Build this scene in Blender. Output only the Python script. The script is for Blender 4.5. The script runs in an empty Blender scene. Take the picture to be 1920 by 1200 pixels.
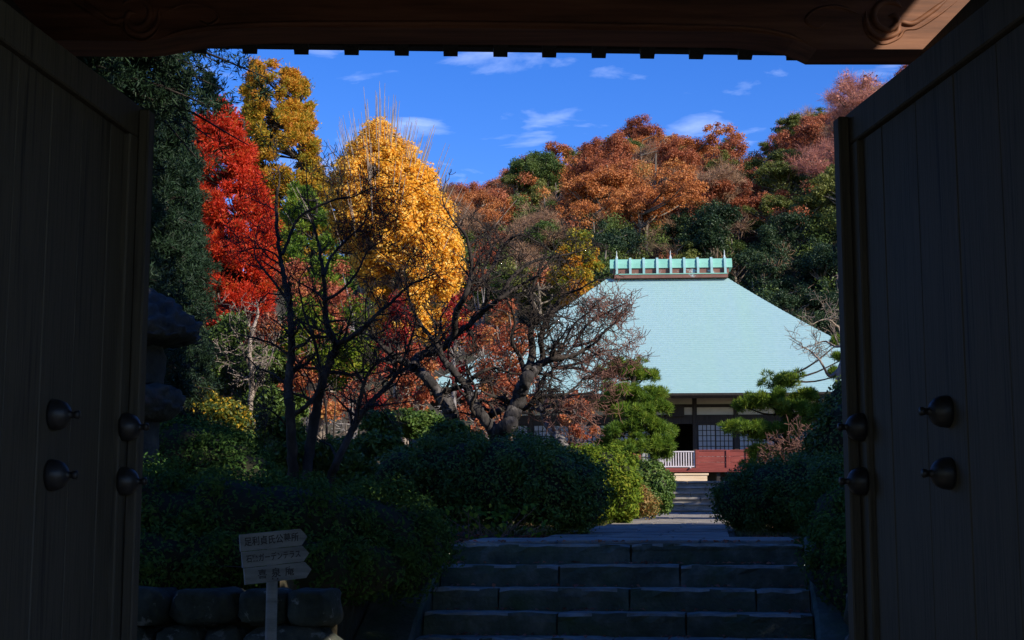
import bpy, bmesh, math, random
import numpy as np
from mathutils import Vector, Matrix

S = bpy.context.scene
C = S.collection
rad = math.radians
# ------------------------------------------------------------------ camera, world, sun, exposure
F_PX, EYE, PITCH = 2850.0, 1.45, math.atan((1005 - 600) / 2850.0)
cam_d = bpy.data.cameras.new('camera')
cam_d.sensor_width = 36.0
cam_d.lens = 36.0 * F_PX / 1920.0
cam_d.clip_start, cam_d.clip_end = 0.05, 3000
cam = bpy.data.objects.new('camera', cam_d)
cam.location = (0, 0, EYE)
cam.rotation_euler = (math.pi / 2 + PITCH, 0, 0)
C.objects.link(cam)
S.camera = cam

SUN_EL, SUN_AZ = 31.0, 128.0          # azimuth clockwise from +Y (the view), so behind and to the right
sun_d = bpy.data.lights.new('sun', 'SUN')
sun_d.energy = 5.0
sun_d.angle = rad(0.5)
sun_d.color = (1.0, 0.93, 0.82)
sun = bpy.data.objects.new('sun', sun_d)
SUNV = Vector((math.sin(rad(SUN_AZ)) * math.cos(rad(SUN_EL)), math.cos(rad(SUN_AZ)) * math.cos(rad(SUN_EL)), math.sin(rad(SUN_EL))))
sun.rotation_euler = SUNV.to_track_quat('Z', 'Y').to_euler()
sun.location = SUNV * 100
C.objects.link(sun)

W = bpy.data.worlds.new('World')
S.world = W
W.use_nodes = True
nt = W.node_tree
nt.nodes.clear()
def wn(t, **k):
    n = nt.nodes.new(t)
    for a, b in k.items():
        setattr(n, a, b)
    return n
sky = wn('ShaderNodeTexSky', sky_type='NISHITA', sun_disc=False, sun_elevation=rad(SUN_EL), sun_rotation=rad(SUN_AZ),
         altitude=600, air_density=1.0, dust_density=0.0, ozone_density=4.5)
hsv = wn('ShaderNodeHueSaturation')
hsv.inputs['Saturation'].default_value = 1.30
hsv.inputs['Hue'].default_value = 0.521
tc = wn('ShaderNodeTexCoord')
sep = wn('ShaderNodeSeparateXYZ')
mz = wn('ShaderNodeMath', operation='MAXIMUM'); mz.inputs[1].default_value = 0.08
dx = wn('ShaderNodeMath', operation='DIVIDE')
dy = wn('ShaderNodeMath', operation='DIVIDE')
cmb = wn('ShaderNodeCombineXYZ')
cmp_ = wn('ShaderNodeMapping'); cmp_.inputs['Location'].default_value = (3.1, 1.7, 0.0)
no = wn('ShaderNodeTexNoise'); no.inputs['Scale'].default_value = 3.6; no.inputs['Detail'].default_value = 7; no.inputs['Roughness'].default_value = 0.55
no.inputs['Distortion'].default_value = 0.35
rp = wn('ShaderNodeValToRGB')
rp.color_ramp.elements[0].position, rp.color_ramp.elements[1].position = 0.55, 0.85
rp.color_ramp.elements[0].color, rp.color_ramp.elements[1].color = (0, 0, 0, 1), (0.5, 0.5, 0.5, 1)
mx = wn('ShaderNodeMixRGB'); mx.inputs[2].default_value = (6.2, 7.0, 9.2, 1)
bg = wn('ShaderNodeBackground'); bg.inputs['Strength'].default_value = 0.15
out = wn('ShaderNodeOutputWorld')
L = nt.links.new
L(sky.outputs[0], hsv.inputs['Color'])
L(tc.outputs['Generated'], sep.inputs[0])
L(sep.outputs['Z'], mz.inputs[0])
L(sep.outputs['X'], dx.inputs[0]); L(mz.outputs[0], dx.inputs[1])
L(sep.outputs['Y'], dy.inputs[0]); L(mz.outputs[0], dy.inputs[1])
L(dx.outputs[0], cmb.inputs[0]); L(dy.outputs[0], cmb.inputs[1])
L(cmb.outputs[0], cmp_.inputs[0]); L(cmp_.outputs[0], no.inputs['Vector'])
L(no.outputs[0], rp.inputs[0])
L(rp.outputs[0], mx.inputs[0]); L(hsv.outputs[0], mx.inputs[1])
L(mx.outputs[0], bg.inputs[0]); L(bg.outputs[0], out.inputs[0])

vs = S.view_settings
vs.view_transform, vs.look, vs.gamma, vs.exposure = 'Standard', 'None', 1.0, 0.42
vs.use_curve_mapping = False
S.display_settings.display_device = 'sRGB'
S.render.engine = 'CYCLES'
S.cycles.max_bounces = 5
S.cycles.diffuse_bounces = 3
S.cycles.glossy_bounces = 2
S.cycles.transmission_bounces = 3
S.cycles.use_denoising = True

# ------------------------------------------------------------------ helpers
def at(px, py, Y):
    """world point seen at photograph pixel (px, py) at depth Y: a measuring aid"""
    a, b = (px - 960) / F_PX, (600 - py) / F_PX
    d = Vector((a, math.cos(PITCH) - b * math.sin(PITCH), math.sin(PITCH) + b * math.cos(PITCH)))
    d *= Y / d.y
    return Vector((d.x, d.y, d.z + EYE))

def px_of(x, y, z):
    z -= EYE
    c, s = math.cos(PITCH), math.sin(PITCH)
    dep, up = y * c + z * s, -y * s + z * c
    return 960 + F_PX * x / dep, 600 - F_PX * up / dep

def tag(o, label=None, cat=None, group=None, kind=None):
    if label: o['label'] = label
    if cat: o['category'] = cat
    if group: o['group'] = group
    if kind: o['kind'] = kind
    return o

def thing(name, loc, label, cat, group=None, rz=0.0):
    o = bpy.data.objects.new(name, None)
    o.empty_display_size = 0.2
    o.location = loc
    o.rotation_euler = (0, 0, rz)
    C.objects.link(o)
    return tag(o, label, cat, group)

def mesh_np(name, V, F, smooth=False, tone=None):
    V = np.asarray(V, dtype=np.float32).reshape(-1, 3)
    me = bpy.data.meshes.new(name)
    if isinstance(F, np.ndarray):
        k = F.shape[1]
        n = len(F)
        me.vertices.add(len(V)); me.vertices.foreach_set('co', V.ravel())
        me.loops.add(n * k); me.loops.foreach_set('vertex_index', F.astype(np.int32).ravel())
        me.polygons.add(n); me.polygons.foreach_set('loop_start', np.arange(0, n * k, k, dtype=np.int32))
        me.update(calc_edges=True)
    else:
        me.from_pydata(V.tolist(), [], F)
    if smooth:
        me.polygons.foreach_set('use_smooth', np.ones(len(me.polygons), dtype=bool))
    if tone is not None:
        a = me.attributes.new('tone', 'FLOAT', 'POINT')
        a.data.foreach_set('value', np.asarray(tone, dtype=np.float32))
    me.validate()
    return me

def origin_of(p):
    v = Vector((0, 0, 0))
    while p is not None:
        v += p.location
        p = p.parent
    return v

def put(name, V, F, mat, parent=None, smooth=False, tone=None, world=True, kind=None):
    """one mesh object; V in world coordinates unless world=False"""
    V = np.asarray(V, dtype=np.float32).reshape(-1, 3)
    if parent is not None and world:
        V = V - np.array(origin_of(parent), dtype=np.float32)
    me = mesh_np(name, V, F, smooth, tone)
    if mat: me.materials.append(mat)
    o = bpy.data.objects.new(name, me)
    C.objects.link(o)
    o.parent = parent
    if kind: o['kind'] = kind
    return o

class MB:
    def __init__(s): s.v, s.f = [], []
    def add(s, v, f):
        b = len(s.v)
        s.v += [tuple(p) for p in v]
        s.f += [tuple(i + b for i in q) for q in f]
        return s
    def box(s, x0, x1, y0, y1, z0, z1, M=None, bev=0.0):
        if bev:
            v, f = bevel_box(x0, x1, y0, y1, z0, z1, bev)
        else:
            v = [(x, y, z) for z in (z0, z1) for y in (y0, y1) for x in (x0, x1)]
            f = [(0, 2, 3, 1), (4, 5, 7, 6), (0, 1, 5, 4), (2, 6, 7, 3), (0, 4, 6, 2), (1, 3, 7, 5)]
        if M is not None: v = [M @ Vector(p) for p in v]
        return s.add(v, f)
    def prism(s, poly, h0, h1, axis='y', M=None):
        n = len(poly)
        m = {'y': lambda a, b, h: (a, h, b), 'z': lambda a, b, h: (a, b, h), 'x': lambda a, b, h: (h, a, b)}[axis]
        v = [m(a, b, h0) for a, b in poly] + [m(a, b, h1) for a, b in poly]
        f = [tuple(range(n))[::-1], tuple(range(n, 2 * n))] + [(i, (i + 1) % n, n + (i + 1) % n, n + i) for i in range(n)]
        if M is not None: v = [M @ Vector(p) for p in v]
        return s.add(v, f)
    def lathe(s, prof, seg=20, M=None):
        v, f = [], []
        for r, z in prof:
            for k in range(seg):
                a = 2 * math.pi * k / seg
                v.append((r * math.cos(a), r * math.sin(a), z))
        for i in range(len(prof) - 1):
            for k in range(seg):
                a, b = i * seg + k, i * seg + (k + 1) % seg
                f.append((a, b, b + seg, a + seg))
        f.append(tuple(range(seg))[::-1]); f.append(tuple(range((len(prof) - 1) * seg, len(prof) * seg)))
        if M is not None: v = [M @ Vector(p) for p in v]
        return s.add(v, f)
    def put(s, name, mat, parent=None, smooth=False, world=True, kind=None):
        return put(name, np.array(s.v), s.f, mat, parent, smooth, None, world, kind)

def bevel_box(x0, x1, y0, y1, z0, z1, b):
    v, f, idx = [], [], {}
    for sx in (0, 1):
        for sy in (0, 1):
            for sz in (0, 1):
                X, Y, Z = (x0, x1)[sx], (y0, y1)[sy], (z0, z1)[sz]
                ix, iy, iz = (b, -b)[sx], (b, -b)[sy], (b, -b)[sz]
                for a, p in enumerate(((X, Y + iy, Z + iz), (X + ix, Y, Z + iz), (X + ix, Y + iy, Z))):
                    idx[sx, sy, sz, a] = len(v); v.append(p)
    I = idx
    for s_ in (0, 1):
        for a, q in ((0, [(s_, 0, 0), (s_, 1, 0), (s_, 1, 1), (s_, 0, 1)]), (1, [(0, s_, 0), (1, s_, 0), (1, s_, 1), (0, s_, 1)]), (2, [(0, 0, s_), (1, 0, s_), (1, 1, s_), (0, 1, s_)])):
            f.append(tuple(I[c + (a,)] for c in q))
    for i in (0, 1):
        for j in (0, 1):
            f.append((I[0, i, j, 1], I[1, i, j, 1], I[1, i, j, 2], I[0, i, j, 2]))
            f.append((I[i, 0, j, 0], I[i, 1, j, 0], I[i, 1, j, 2], I[i, 0, j, 2]))
            f.append((I[i, j, 0, 0], I[i, j, 1, 0], I[i, j, 1, 1], I[i, j, 0, 1]))
    for i in (0, 1):
        for j in (0, 1):
            for k in (0, 1):
                f.append(tuple(I[i, j, k, a] for a in range(3)))
    return v, f

def fix_normals(o):
    bm = bmesh.new(); bm.from_mesh(o.data)
    bmesh.ops.recalc_face_normals(bm, faces=bm.faces)
    bm.to_mesh(o.data); bm.free()
    return o

def nz(x, y, z=0.0, seed=0.0):
    """cheap smooth noise, -1..1, vectorised"""
    return (np.sin(x * 1.7 + y * 2.3 + seed) + np.sin(x * -2.9 + y * 1.3 + z * 2.1 + seed * 1.7) + np.sin(y * 3.7 + x * 0.9 - z * 3.1 + seed * 2.3)
            + np.sin(z * 4.3 + x * 3.1 + seed * 0.7)) * 0.25

def unit(v):
    return v / np.maximum(np.linalg.norm(v, axis=-1, keepdims=True), 1e-9)

# ------------------------------------------------------------------ materials
def new_mat(name):
    m = bpy.data.materials.new(name)
    m.use_nodes = True
    t = m.node_tree
    return m, t, t.nodes['Principled BSDF']

def surf(name, cols, scale=4.0, stretch=(1, 1, 1), rough=0.75, bump=0.3, bscale=None, detail=6, spec=0.3, dist=0.02, patch=None):
    """noise-coloured surface; patch = (colour, scale, lo, hi): blotches of a second material colour (moss, stain)"""
    m, t, p = new_mat(name)
    N, Lk = t.nodes.new, t.links.new
    tcn = N('ShaderNodeTexCoord'); mp = N('ShaderNodeMapping'); mp.inputs['Scale'].default_value = stretch
    Lk(tcn.outputs['Object'], mp.inputs[0])
    n1 = N('ShaderNodeTexNoise'); n1.inputs['Scale'].default_value = scale; n1.inputs['Detail'].default_value = detail; n1.inputs['Roughness'].default_value = 0.62
    Lk(mp.outputs[0], n1.inputs['Vector'])
    r = N('ShaderNodeValToRGB')
    e = r.color_ramp.elements
    e[0].position, e[1].position = 0.32, 0.70
    e[0].color, e[1].color = (*cols[0], 1), (*cols[-1], 1)
    for i, c in enumerate(cols[1:-1]):
        x = e.new(0.32 + 0.38 * (i + 1) / (len(cols) - 1)); x.color = (*c, 1)
    Lk(n1.outputs[0], r.inputs[0])
    col = r.outputs[0]
    if patch:
        n3 = N('ShaderNodeTexNoise'); n3.inputs['Scale'].default_value = patch[1]; n3.inputs['Detail'].default_value = 7; n3.inputs['Roughness'].default_value = 0.65
        Lk(tcn.outputs['Object'], n3.inputs['Vector'])
        r3 = N('ShaderNodeValToRGB'); r3.color_ramp.elements[0].position, r3.color_ramp.elements[1].position = patch[2], patch[3]
        Lk(n3.outputs[0], r3.inputs[0])
        mm = N('ShaderNodeMixRGB'); mm.inputs[2].default_value = (*patch[0], 1)
        Lk(r3.outputs[0], mm.inputs[0]); Lk(col, mm.inputs[1]); col = mm.outputs[0]
    Lk(col, p.inputs['Base Color'])
    p.inputs['Roughness'].default_value = rough
    p.inputs['Specular IOR Level'].default_value = spec
    if bump:
        n2 = N('ShaderNodeTexNoise'); n2.inputs['Scale'].default_value = bscale or scale * 3; n2.inputs['Detail'].default_value = 6
        Lk(mp.outputs[0], n2.inputs['Vector'])
        b = N('ShaderNodeBump'); b.inputs['Strength'].default_value = bump; b.inputs['Distance'].default_value = dist
        Lk(n2.outputs[0], b.inputs['Height']); Lk(b.outputs[0], p.inputs['Normal'])
    return m

def leaf_mat(name, cols, trans=0.3, rough=0.5, spec=0.25, jitter=0.0):
    m, t, p = new_mat(name)
    N, Lk = t.nodes.new, t.links.new
    a = N('ShaderNodeAttribute'); a.attribute_name = 'tone'
    oi = N('ShaderNodeObjectInfo')
    ad = N('ShaderNodeMath'); ad.operation = 'MULTIPLY_ADD'
    ad.inputs[1].default_value = jitter; Lk(oi.outputs['Random'], ad.inputs[0])
    Lk(a.outputs['Fac'], ad.inputs[2])
    sb = N('ShaderNodeMath'); sb.operation = 'SUBTRACT'; sb.inputs[1].default_value = jitter * 0.5
    Lk(ad.outputs[0], sb.inputs[0])
    r = N('ShaderNodeValToRGB'); e = r.color_ramp.elements
    e[0].position, e[1].position = 0.05, 0.95
    e[0].color, e[1].color = (*cols[0], 1), (*cols[-1], 1)
    for i, c in enumerate(cols[1:-1]):
        x = e.new(0.05 + 0.9 * (i + 1) / (len(cols) - 1)); x.color = (*c, 1)
    Lk(sb.outputs[0], r.inputs[0])
    Lk(r.outputs[0], p.inputs['Base Color'])
    p.inputs['Roughness'].default_value = rough
    p.inputs['Specular IOR Level'].default_value = spec
    if trans:
        tr = N('ShaderNodeBsdfTranslucent'); Lk(r.outputs[0], tr.inputs['Color'])
        mx_ = N('ShaderNodeMixShader'); mx_.inputs[0].default_value = trans
        Lk(p.outputs[0], mx_.inputs[1]); Lk(tr.outputs[0], mx_.inputs[2])
        Lk(mx_.outputs[0], t.nodes['Material Output'].inputs['Surface'])
    return m

M_ = {}
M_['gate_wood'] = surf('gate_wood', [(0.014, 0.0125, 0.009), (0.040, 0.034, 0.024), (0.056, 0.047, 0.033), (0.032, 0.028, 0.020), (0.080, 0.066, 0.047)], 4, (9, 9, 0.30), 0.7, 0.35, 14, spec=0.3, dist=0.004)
M_['beam_wood'] = surf('beam_wood', [(0.10, 0.041, 0.020), (0.205, 0.082, 0.039), (0.29, 0.123, 0.060)], 3, (0.4, 6, 6), 0.6, 0.2, 14, dist=0.004)
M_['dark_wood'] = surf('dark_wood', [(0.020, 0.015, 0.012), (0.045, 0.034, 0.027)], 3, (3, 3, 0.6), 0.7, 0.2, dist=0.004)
M_['iron'] = surf('iron', [(0.010, 0.010, 0.011), (0.022, 0.020, 0.020)], 20, rough=0.42, bump=0.08, spec=0.35)
M_['stone'] = surf('stone', [(0.045, 0.055, 0.036), (0.085, 0.095, 0.064), (0.16, 0.16, 0.12)], 6, rough=0.9, bump=0.5, bscale=40, patch=((0.055, 0.085, 0.032), 3.2, 0.46, 0.74))
M_['stone_worn_lit'] = surf('worn_lit_stone', [(0.13, 0.125, 0.10), (0.24, 0.225, 0.18), (0.34, 0.32, 0.26)], 7, rough=0.9, bump=0.5, bscale=40, patch=((0.07, 0.09, 0.045), 4.0, 0.55, 0.72))  # tread tops: some wear, some painted light
M_['path_stone'] = surf('path_stone', [(0.15, 0.132, 0.11), (0.22, 0.195, 0.16), (0.30, 0.265, 0.22)], 3, rough=0.9, bump=0.4, bscale=50)
M_['lantern_stone'] = surf('lantern_stone', [(0.024, 0.026, 0.022), (0.045, 0.046, 0.040), (0.075, 0.073, 0.062)], 7, rough=0.95, bump=0.7, bscale=30, patch=((0.12, 0.06, 0.045), 3.0, 0.60, 0.72))
M_['wall_stone'] = surf('wall_stone', [(0.018, 0.024, 0.016), (0.045, 0.05, 0.036), (0.085, 0.083, 0.063)], 5, rough=0.95, bump=0.6, bscale=30, patch=((0.20, 0.195, 0.17), 9, 0.58, 0.66))
M_['ground'] = surf('garden_soil', [(0.045, 0.035, 0.022), (0.075, 0.06, 0.035), (0.06, 0.07, 0.03)], 1.5, rough=1, bump=0.6, bscale=12, dist=0.05)
M_['gravel'] = surf('gravel', [(0.055, 0.052, 0.042), (0.095, 0.09, 0.072), (0.13, 0.122, 0.10)], 14, rough=1, bump=0.6, bscale=60)
M_['hill'] = surf('forest_floor', [(0.03, 0.032, 0.015), (0.06, 0.045, 0.025), (0.04, 0.05, 0.02)], 0.4, rough=1, bump=0.6, bscale=3, dist=0.3)
M_['bark'] = surf('plum_bark', [(0.012, 0.009, 0.007), (0.032, 0.024, 0.018), (0.085, 0.062, 0.045)], 9, (1, 1, 0.5), 0.9, 0.8, 25, dist=0.02)
M_['bark_pale'] = surf('pale_bark', [(0.16, 0.12, 0.09), (0.27, 0.21, 0.16), (0.36, 0.29, 0.23)], 9, (1, 1, 0.4), 0.9, 0.6, 25)
M_['bark_mid'] = surf('sunlit_plum_bark', [(0.014, 0.012, 0.010), (0.040, 0.034, 0.030), (0.14, 0.125, 0.115)], 8, (1, 1, 0.5), 0.9, 0.8, 25)  # paler than the plum bark: sunlight on the wood put into the colour
M_['bark_grey'] = surf('lichen_bark', [(0.05, 0.045, 0.04), (0.16, 0.14, 0.13), (0.40, 0.37, 0.34)], 8, (1, 1, 0.5), 0.9, 0.8, 25)
M_['bark_hill'] = surf('hill_bark', [(0.10, 0.08, 0.06), (0.26, 0.21, 0.16)], 3, rough=0.9, bump=0)
M_['twig_red'] = surf('red_twig', [(0.14, 0.065, 0.045), (0.24, 0.12, 0.085)], 6, rough=0.8, bump=0)
M_['plaster'] = surf('plaster', [(0.48, 0.42, 0.34), (0.58, 0.51, 0.42)], 2, rough=0.9, bump=0.1)
M_['paper'] = surf('shoji_paper', [(0.34, 0.34, 0.33), (0.42, 0.42, 0.41)], 2, rough=0.9, bump=0)
M_['red_wood'] = surf('red_wood', [(0.16, 0.030, 0.022), (0.23, 0.048, 0.034), (0.30, 0.07, 0.05)], 2, (0.6, 3, 8), 0.6, 0.15)
M_['white_paint'] = surf('white_paint', [(0.56, 0.49, 0.49), (0.64, 0.57, 0.57)], 3, rough=0.5, bump=0)
M_['pale_wood'] = surf('pale_wood', [(0.60, 0.42, 0.24), (0.72, 0.53, 0.32), (0.78, 0.60, 0.40)], 2, (0.5, 4, 10), 0.55, 0.1)
M_['sign_wood'] = surf('sign_wood', [(0.10, 0.106, 0.108), (0.155, 0.162, 0.164), (0.21, 0.217, 0.218)], 3, (0.5, 3, 9), 0.85, 0.4, dist=0.003)
M_['ink'] = surf('sign_ink', [(0.012, 0.012, 0.014), (0.03, 0.03, 0.034)], 40, rough=0.8, bump=0)
M_['copper_brown'] = surf('copper_brown', [(0.16, 0.07, 0.05), (0.22, 0.10, 0.07)], 3, rough=0.6, bump=0.1, patch=((0.42, 0.52, 0.50), 1.3, 0.60, 0.66))
M_['copper_green'] = surf('copper_green', [(0.17, 0.42, 0.32), (0.26, 0.52, 0.41)], 1.2, rough=0.55, bump=0.05)
M_['copper_pale'] = surf('copper_pale', [(0.25, 0.44, 0.42), (0.34, 0.52, 0.50)], 2, rough=0.5, bump=0.05)
M_['finial'] = surf('finial_metal', [(0.45, 0.5, 0.5), (0.6, 0.65, 0.65)], 4, rough=0.4, bump=0)
M_['tile'] = surf('roof_tile', [(0.05, 0.05, 0.055), (0.09, 0.09, 0.10)], 5, rough=0.6, bump=0.2)

def roof_material():
    m, t, p = new_mat('copper_roof')
    N, Lk = t.nodes.new, t.links.new
    tcn = N('ShaderNodeTexCoord')
    def noise(scale, st, lo, hi, det=5):
        mp = N('ShaderNodeMapping'); mp.inputs['Scale'].default_value = st; Lk(tcn.outputs['Object'], mp.inputs[0])
        n = N('ShaderNodeTexNoise'); n.inputs['Scale'].default_value = scale; n.inputs['Detail'].default_value = det
        Lk(mp.outputs[0], n.inputs['Vector'])
        r = N('ShaderNodeMapRange'); r.inputs[1].default_value, r.inputs[2].default_value = lo, hi
        Lk(n.outputs[0], r.inputs[0]); return r.outputs[0]
    streak = noise(0.9, (1, 0.07, 0.07), 0.42, 0.72)
    fine = noise(6, (1, 1, 1), 0.3, 0.7)
    mix1 = N('ShaderNodeMixRGB'); mix1.inputs[1].default_value = (0.295, 0.44, 0.435, 1); mix1.inputs[2].default_value = (0.295, 0.45, 0.41, 1)
    Lk(streak, mix1.inputs[0])
    mix2 = N('ShaderNodeMixRGB'); mix2.blend_type = 'MULTIPLY'; mix2.inputs[2].default_value = (0.88, 0.92, 0.93, 1)
    Lk(fine, mix2.inputs[0]); Lk(mix1.outputs[0], mix2.inputs[1])
    Lk(mix2.outputs[0], p.inputs['Base Color'])
    p.inputs['Roughness'].default_value = 0.55
    p.inputs['Specular IOR Level'].default_value = 0.35
    return m
M_['roof'] = roof_material()

LEAF = {
    'azalea': leaf_mat('azalea_leaf', [(0.032, 0.075, 0.016), (0.052, 0.110, 0.022), (0.078, 0.145, 0.028), (0.12, 0.175, 0.038)], 0.25, 0.75, 0.1),
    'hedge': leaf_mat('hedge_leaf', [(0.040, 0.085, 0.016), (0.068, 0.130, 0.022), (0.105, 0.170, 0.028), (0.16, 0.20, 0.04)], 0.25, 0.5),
    'hedge_sun': leaf_mat('sunny_hedge_leaf', [(0.06, 0.11, 0.012), (0.11, 0.175, 0.016), (0.19, 0.24, 0.020), (0.30, 0.28, 0.03)], 0.35, 0.7, 0.1),  # yellower, lighter copy of the hedge leaf with sunlight painted in
    'shrub': leaf_mat('shrub_leaf', [(0.045, 0.085, 0.018), (0.085, 0.135, 0.026), (0.14, 0.20, 0.036)], 0.3, 0.4),
    'bronze': leaf_mat('bronze_leaf', [(0.10, 0.11, 0.03), (0.22, 0.17, 0.04), (0.32, 0.20, 0.05), (0.30, 0.10, 0.04)], 0.3),
    'yellow_shrub': leaf_mat('yellow_leaf', [(0.03, 0.06, 0.015), (0.05, 0.09, 0.02), (0.09, 0.12, 0.02), (0.16, 0.16, 0.02), (0.58, 0.38, 0.03), (0.68, 0.36, 0.03)], 0.35),
    'ginkgo': leaf_mat('ginkgo_leaf', [(0.80, 0.37, 0.02), (0.94, 0.52, 0.05), (0.97, 0.61, 0.10), (0.98, 0.70, 0.22)], 0.5),
    'golden': leaf_mat('golden_spray', [(0.10, 0.18, 0.02), (0.30, 0.28, 0.03), (0.56, 0.33, 0.03), (0.66, 0.30, 0.03), (0.60, 0.20, 0.03)], 0.42),
    'red': leaf_mat('red_leaf', [(0.20, 0.05, 0.02), (0.50, 0.040, 0.016), (0.70, 0.045, 0.016), (0.66, 0.08, 0.020), (0.55, 0.19, 0.035)], 0.45),
    'cedar': leaf_mat('cedar_needle', [(0.008, 0.020, 0.009), (0.016, 0.036, 0.014), (0.026, 0.056, 0.020)], 0.1, 0.6),
    'pine': leaf_mat('pine_needle', [(0.05, 0.115, 0.014), (0.11, 0.20, 0.022), (0.20, 0.29, 0.030), (0.33, 0.35, 0.04)], 0.4, 0.5),
    'maple_rust': leaf_mat('rust_leaf', [(0.28, 0.075, 0.040), (0.46, 0.125, 0.060), (0.56, 0.19, 0.08), (0.55, 0.29, 0.08)], 0.42, jitter=0.3),
    'maple_red': leaf_mat('crimson_leaf', [(0.20, 0.018, 0.016), (0.42, 0.035, 0.025), (0.50, 0.08, 0.04)], 0.35),
    'h_orange': leaf_mat('orange_leaf', [(0.32, 0.105, 0.035), (0.48, 0.165, 0.050), (0.58, 0.22, 0.065), (0.62, 0.30, 0.09)], 0.3, jitter=0.5),
    'h_rust': leaf_mat('russet_leaf', [(0.24, 0.075, 0.038), (0.40, 0.125, 0.055), (0.50, 0.17, 0.070)], 0.3, jitter=0.5),
    'h_twig': leaf_mat('bare_twig', [(0.19, 0.105, 0.062), (0.32, 0.18, 0.10), (0.42, 0.26, 0.15)], 0.1, jitter=0.5),
    'h_pink': leaf_mat('red_bare_twig', [(0.30, 0.115, 0.085), (0.46, 0.17, 0.12), (0.54, 0.26, 0.18)], 0.1, jitter=0.4),
    'h_green': leaf_mat('evergreen_leaf', [(0.045, 0.080, 0.018), (0.080, 0.125, 0.026), (0.125, 0.165, 0.035)], 0.25, jitter=0.5),
    'h_olive': leaf_mat('olive_leaf', [(0.085, 0.11, 0.024), (0.15, 0.17, 0.035), (0.21, 0.20, 0.045)], 0.25, jitter=0.5),
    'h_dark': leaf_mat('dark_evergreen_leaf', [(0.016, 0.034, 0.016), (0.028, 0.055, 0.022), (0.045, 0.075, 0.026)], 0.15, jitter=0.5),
}
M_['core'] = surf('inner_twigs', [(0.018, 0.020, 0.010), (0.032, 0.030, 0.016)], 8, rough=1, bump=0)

# ------------------------------------------------------------------ leaf and branch geometry
def leaves(rng, P, Nn, Ln, Wd, tone, axis=None, fold=0.22):
    n = len(P)
    Nn = unit(Nn)
    T = axis if axis is not None else rng.normal(size=(n, 3))
    if axis is None:
        T = T - (T * Nn).sum(1, keepdims=True) * Nn
    T = unit(T)
    B = unit(np.cross(Nn, T))
    l = (Ln * rng.uniform(0.7, 1.3, n))[:, None]; w = (Wd * rng.uniform(0.7, 1.3, n))[:, None]
    V = np.empty((n, 4, 3))
    V[:, 0] = P - T * l * 0.5
    V[:, 1] = P - B * w * 0.5 + Nn * w * fold
    V[:, 2] = P + T * l * 0.5
    V[:, 3] = P + B * w * 0.5 + Nn * w * fold
    i = np.arange(n)[:, None] * 4
    Fc = np.concatenate([i + np.array([[0, 1, 2]]), i + np.array([[0, 2, 3]])])
    return V.reshape(-1, 3), Fc, np.repeat(np.clip(tone, 0, 1), 4)

def blob_leaves(rng, Cn, R, per, Ln, Wd, shell=0.55, outb=0.5, up=0.2, tmix=0.55, droop=0.0, radial=False, tone_bias=None):
    """leaves filling ellipsoid clumps; Cn (k,3), R (k,3)"""
    Cn = np.asarray(Cn, float); R = np.asarray(R, float)
    if R.ndim == 1: R = np.repeat(R[:, None], 3, 1)
    k = len(Cn)
    vol = R[:, 0] * R[:, 1] + 0.3 * R[:, 0] * R[:, 2]
    cnt = np.maximum((per * k * vol / vol.sum()).astype(int), 6)
    idx = np.repeat(np.arange(k), cnt)
    n = len(idx)
    d = unit(rng.normal(size=(n, 3)))
    r = 1 - shell * rng.random(n) ** 1.4
    r *= rng.uniform(0.85, 1.12, n)
    P = Cn[idx] + d * R[idx] * r[:, None]
    P[:, 2] -= droop * rng.random(n)
    Nn = unit(d * outb + rng.normal(size=(n, 3)) * (1 - outb) * 0.7 + np.array([0, 0, up]))
    bt = rng.random(k)
    if tone_bias is not None: bt = np.clip(bt * 0.6 + tone_bias * 0.4, 0, 1)
    tone = bt[idx] * tmix + rng.random(n) * (1 - tmix)
    ax = None
    if radial:
        ax = unit(d * 0.8 + rng.normal(size=(n, 3)) * 0.45 + np.array([0, 0, 0.25]))
        Nn = np.cross(ax, rng.normal(size=(n, 3)))
    return leaves(rng, P, Nn, Ln, Wd, tone, ax)

def join(parts):
    V, F, T, b = [], [], [], 0
    for v, f, t in parts:
        V.append(v); F.append(f + b); T.append(t); b += len(v)
    return np.concatenate(V), np.concatenate(F), np.concatenate(T)

def tube_mesh(paths, sides=5):
    Vs, Fs, b = [], [], 0
    for pts, rr in paths:
        pts = np.asarray(pts, float); rr = np.asarray(rr, float)
        n = len(pts)
        if n < 2: continue
        k = sides if rr.max() < 0.05 or sides > 6 else sides + 2
        if rr.max() < 0.010: k = 3
        T = np.gradient(pts, axis=0); T = unit(T)
        ref = np.array([0.31, 0.85, 0.42]) if abs(T[:, 2]).mean() > 0.6 else np.array([0.13, 0.21, 0.97])
        A = unit(np.cross(T, ref)); B = np.cross(T, A)
        ang = np.arange(k) * 2 * math.pi / k
        ring = pts[:, None, :] + rr[:, None, None] * (np.cos(ang)[None, :, None] * A[:, None, :] + np.sin(ang)[None, :, None] * B[:, None, :])
        if rr.max() > 0.02 and sides > 6:            # knotty bark on thick wood
            c_ = pts[:, None, :]
            q_ = ring
            kn = 1 + .07 * nz(q_[..., 0] * 22, q_[..., 1] * 22, q_[..., 2] * 9, 1.0) + .10 * nz(q_[..., 0] * 60, q_[..., 1] * 60, q_[..., 2] * 25, 4.0)
            ring = c_ + (ring - c_) * kn[..., None]
        Vs.append(ring.reshape(-1, 3))
        i = np.arange(n - 1)[:, None] * k + np.arange(k)[None, :]
        j = np.arange(n - 1)[:, None] * k + (np.arange(k)[None, :] + 1) % k
        Fs.append(np.stack([i, j, j + k, i + k], -1).reshape(-1, 4) + b)
        b += n * k
    return np.concatenate(Vs), np.concatenate(Fs)

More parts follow.
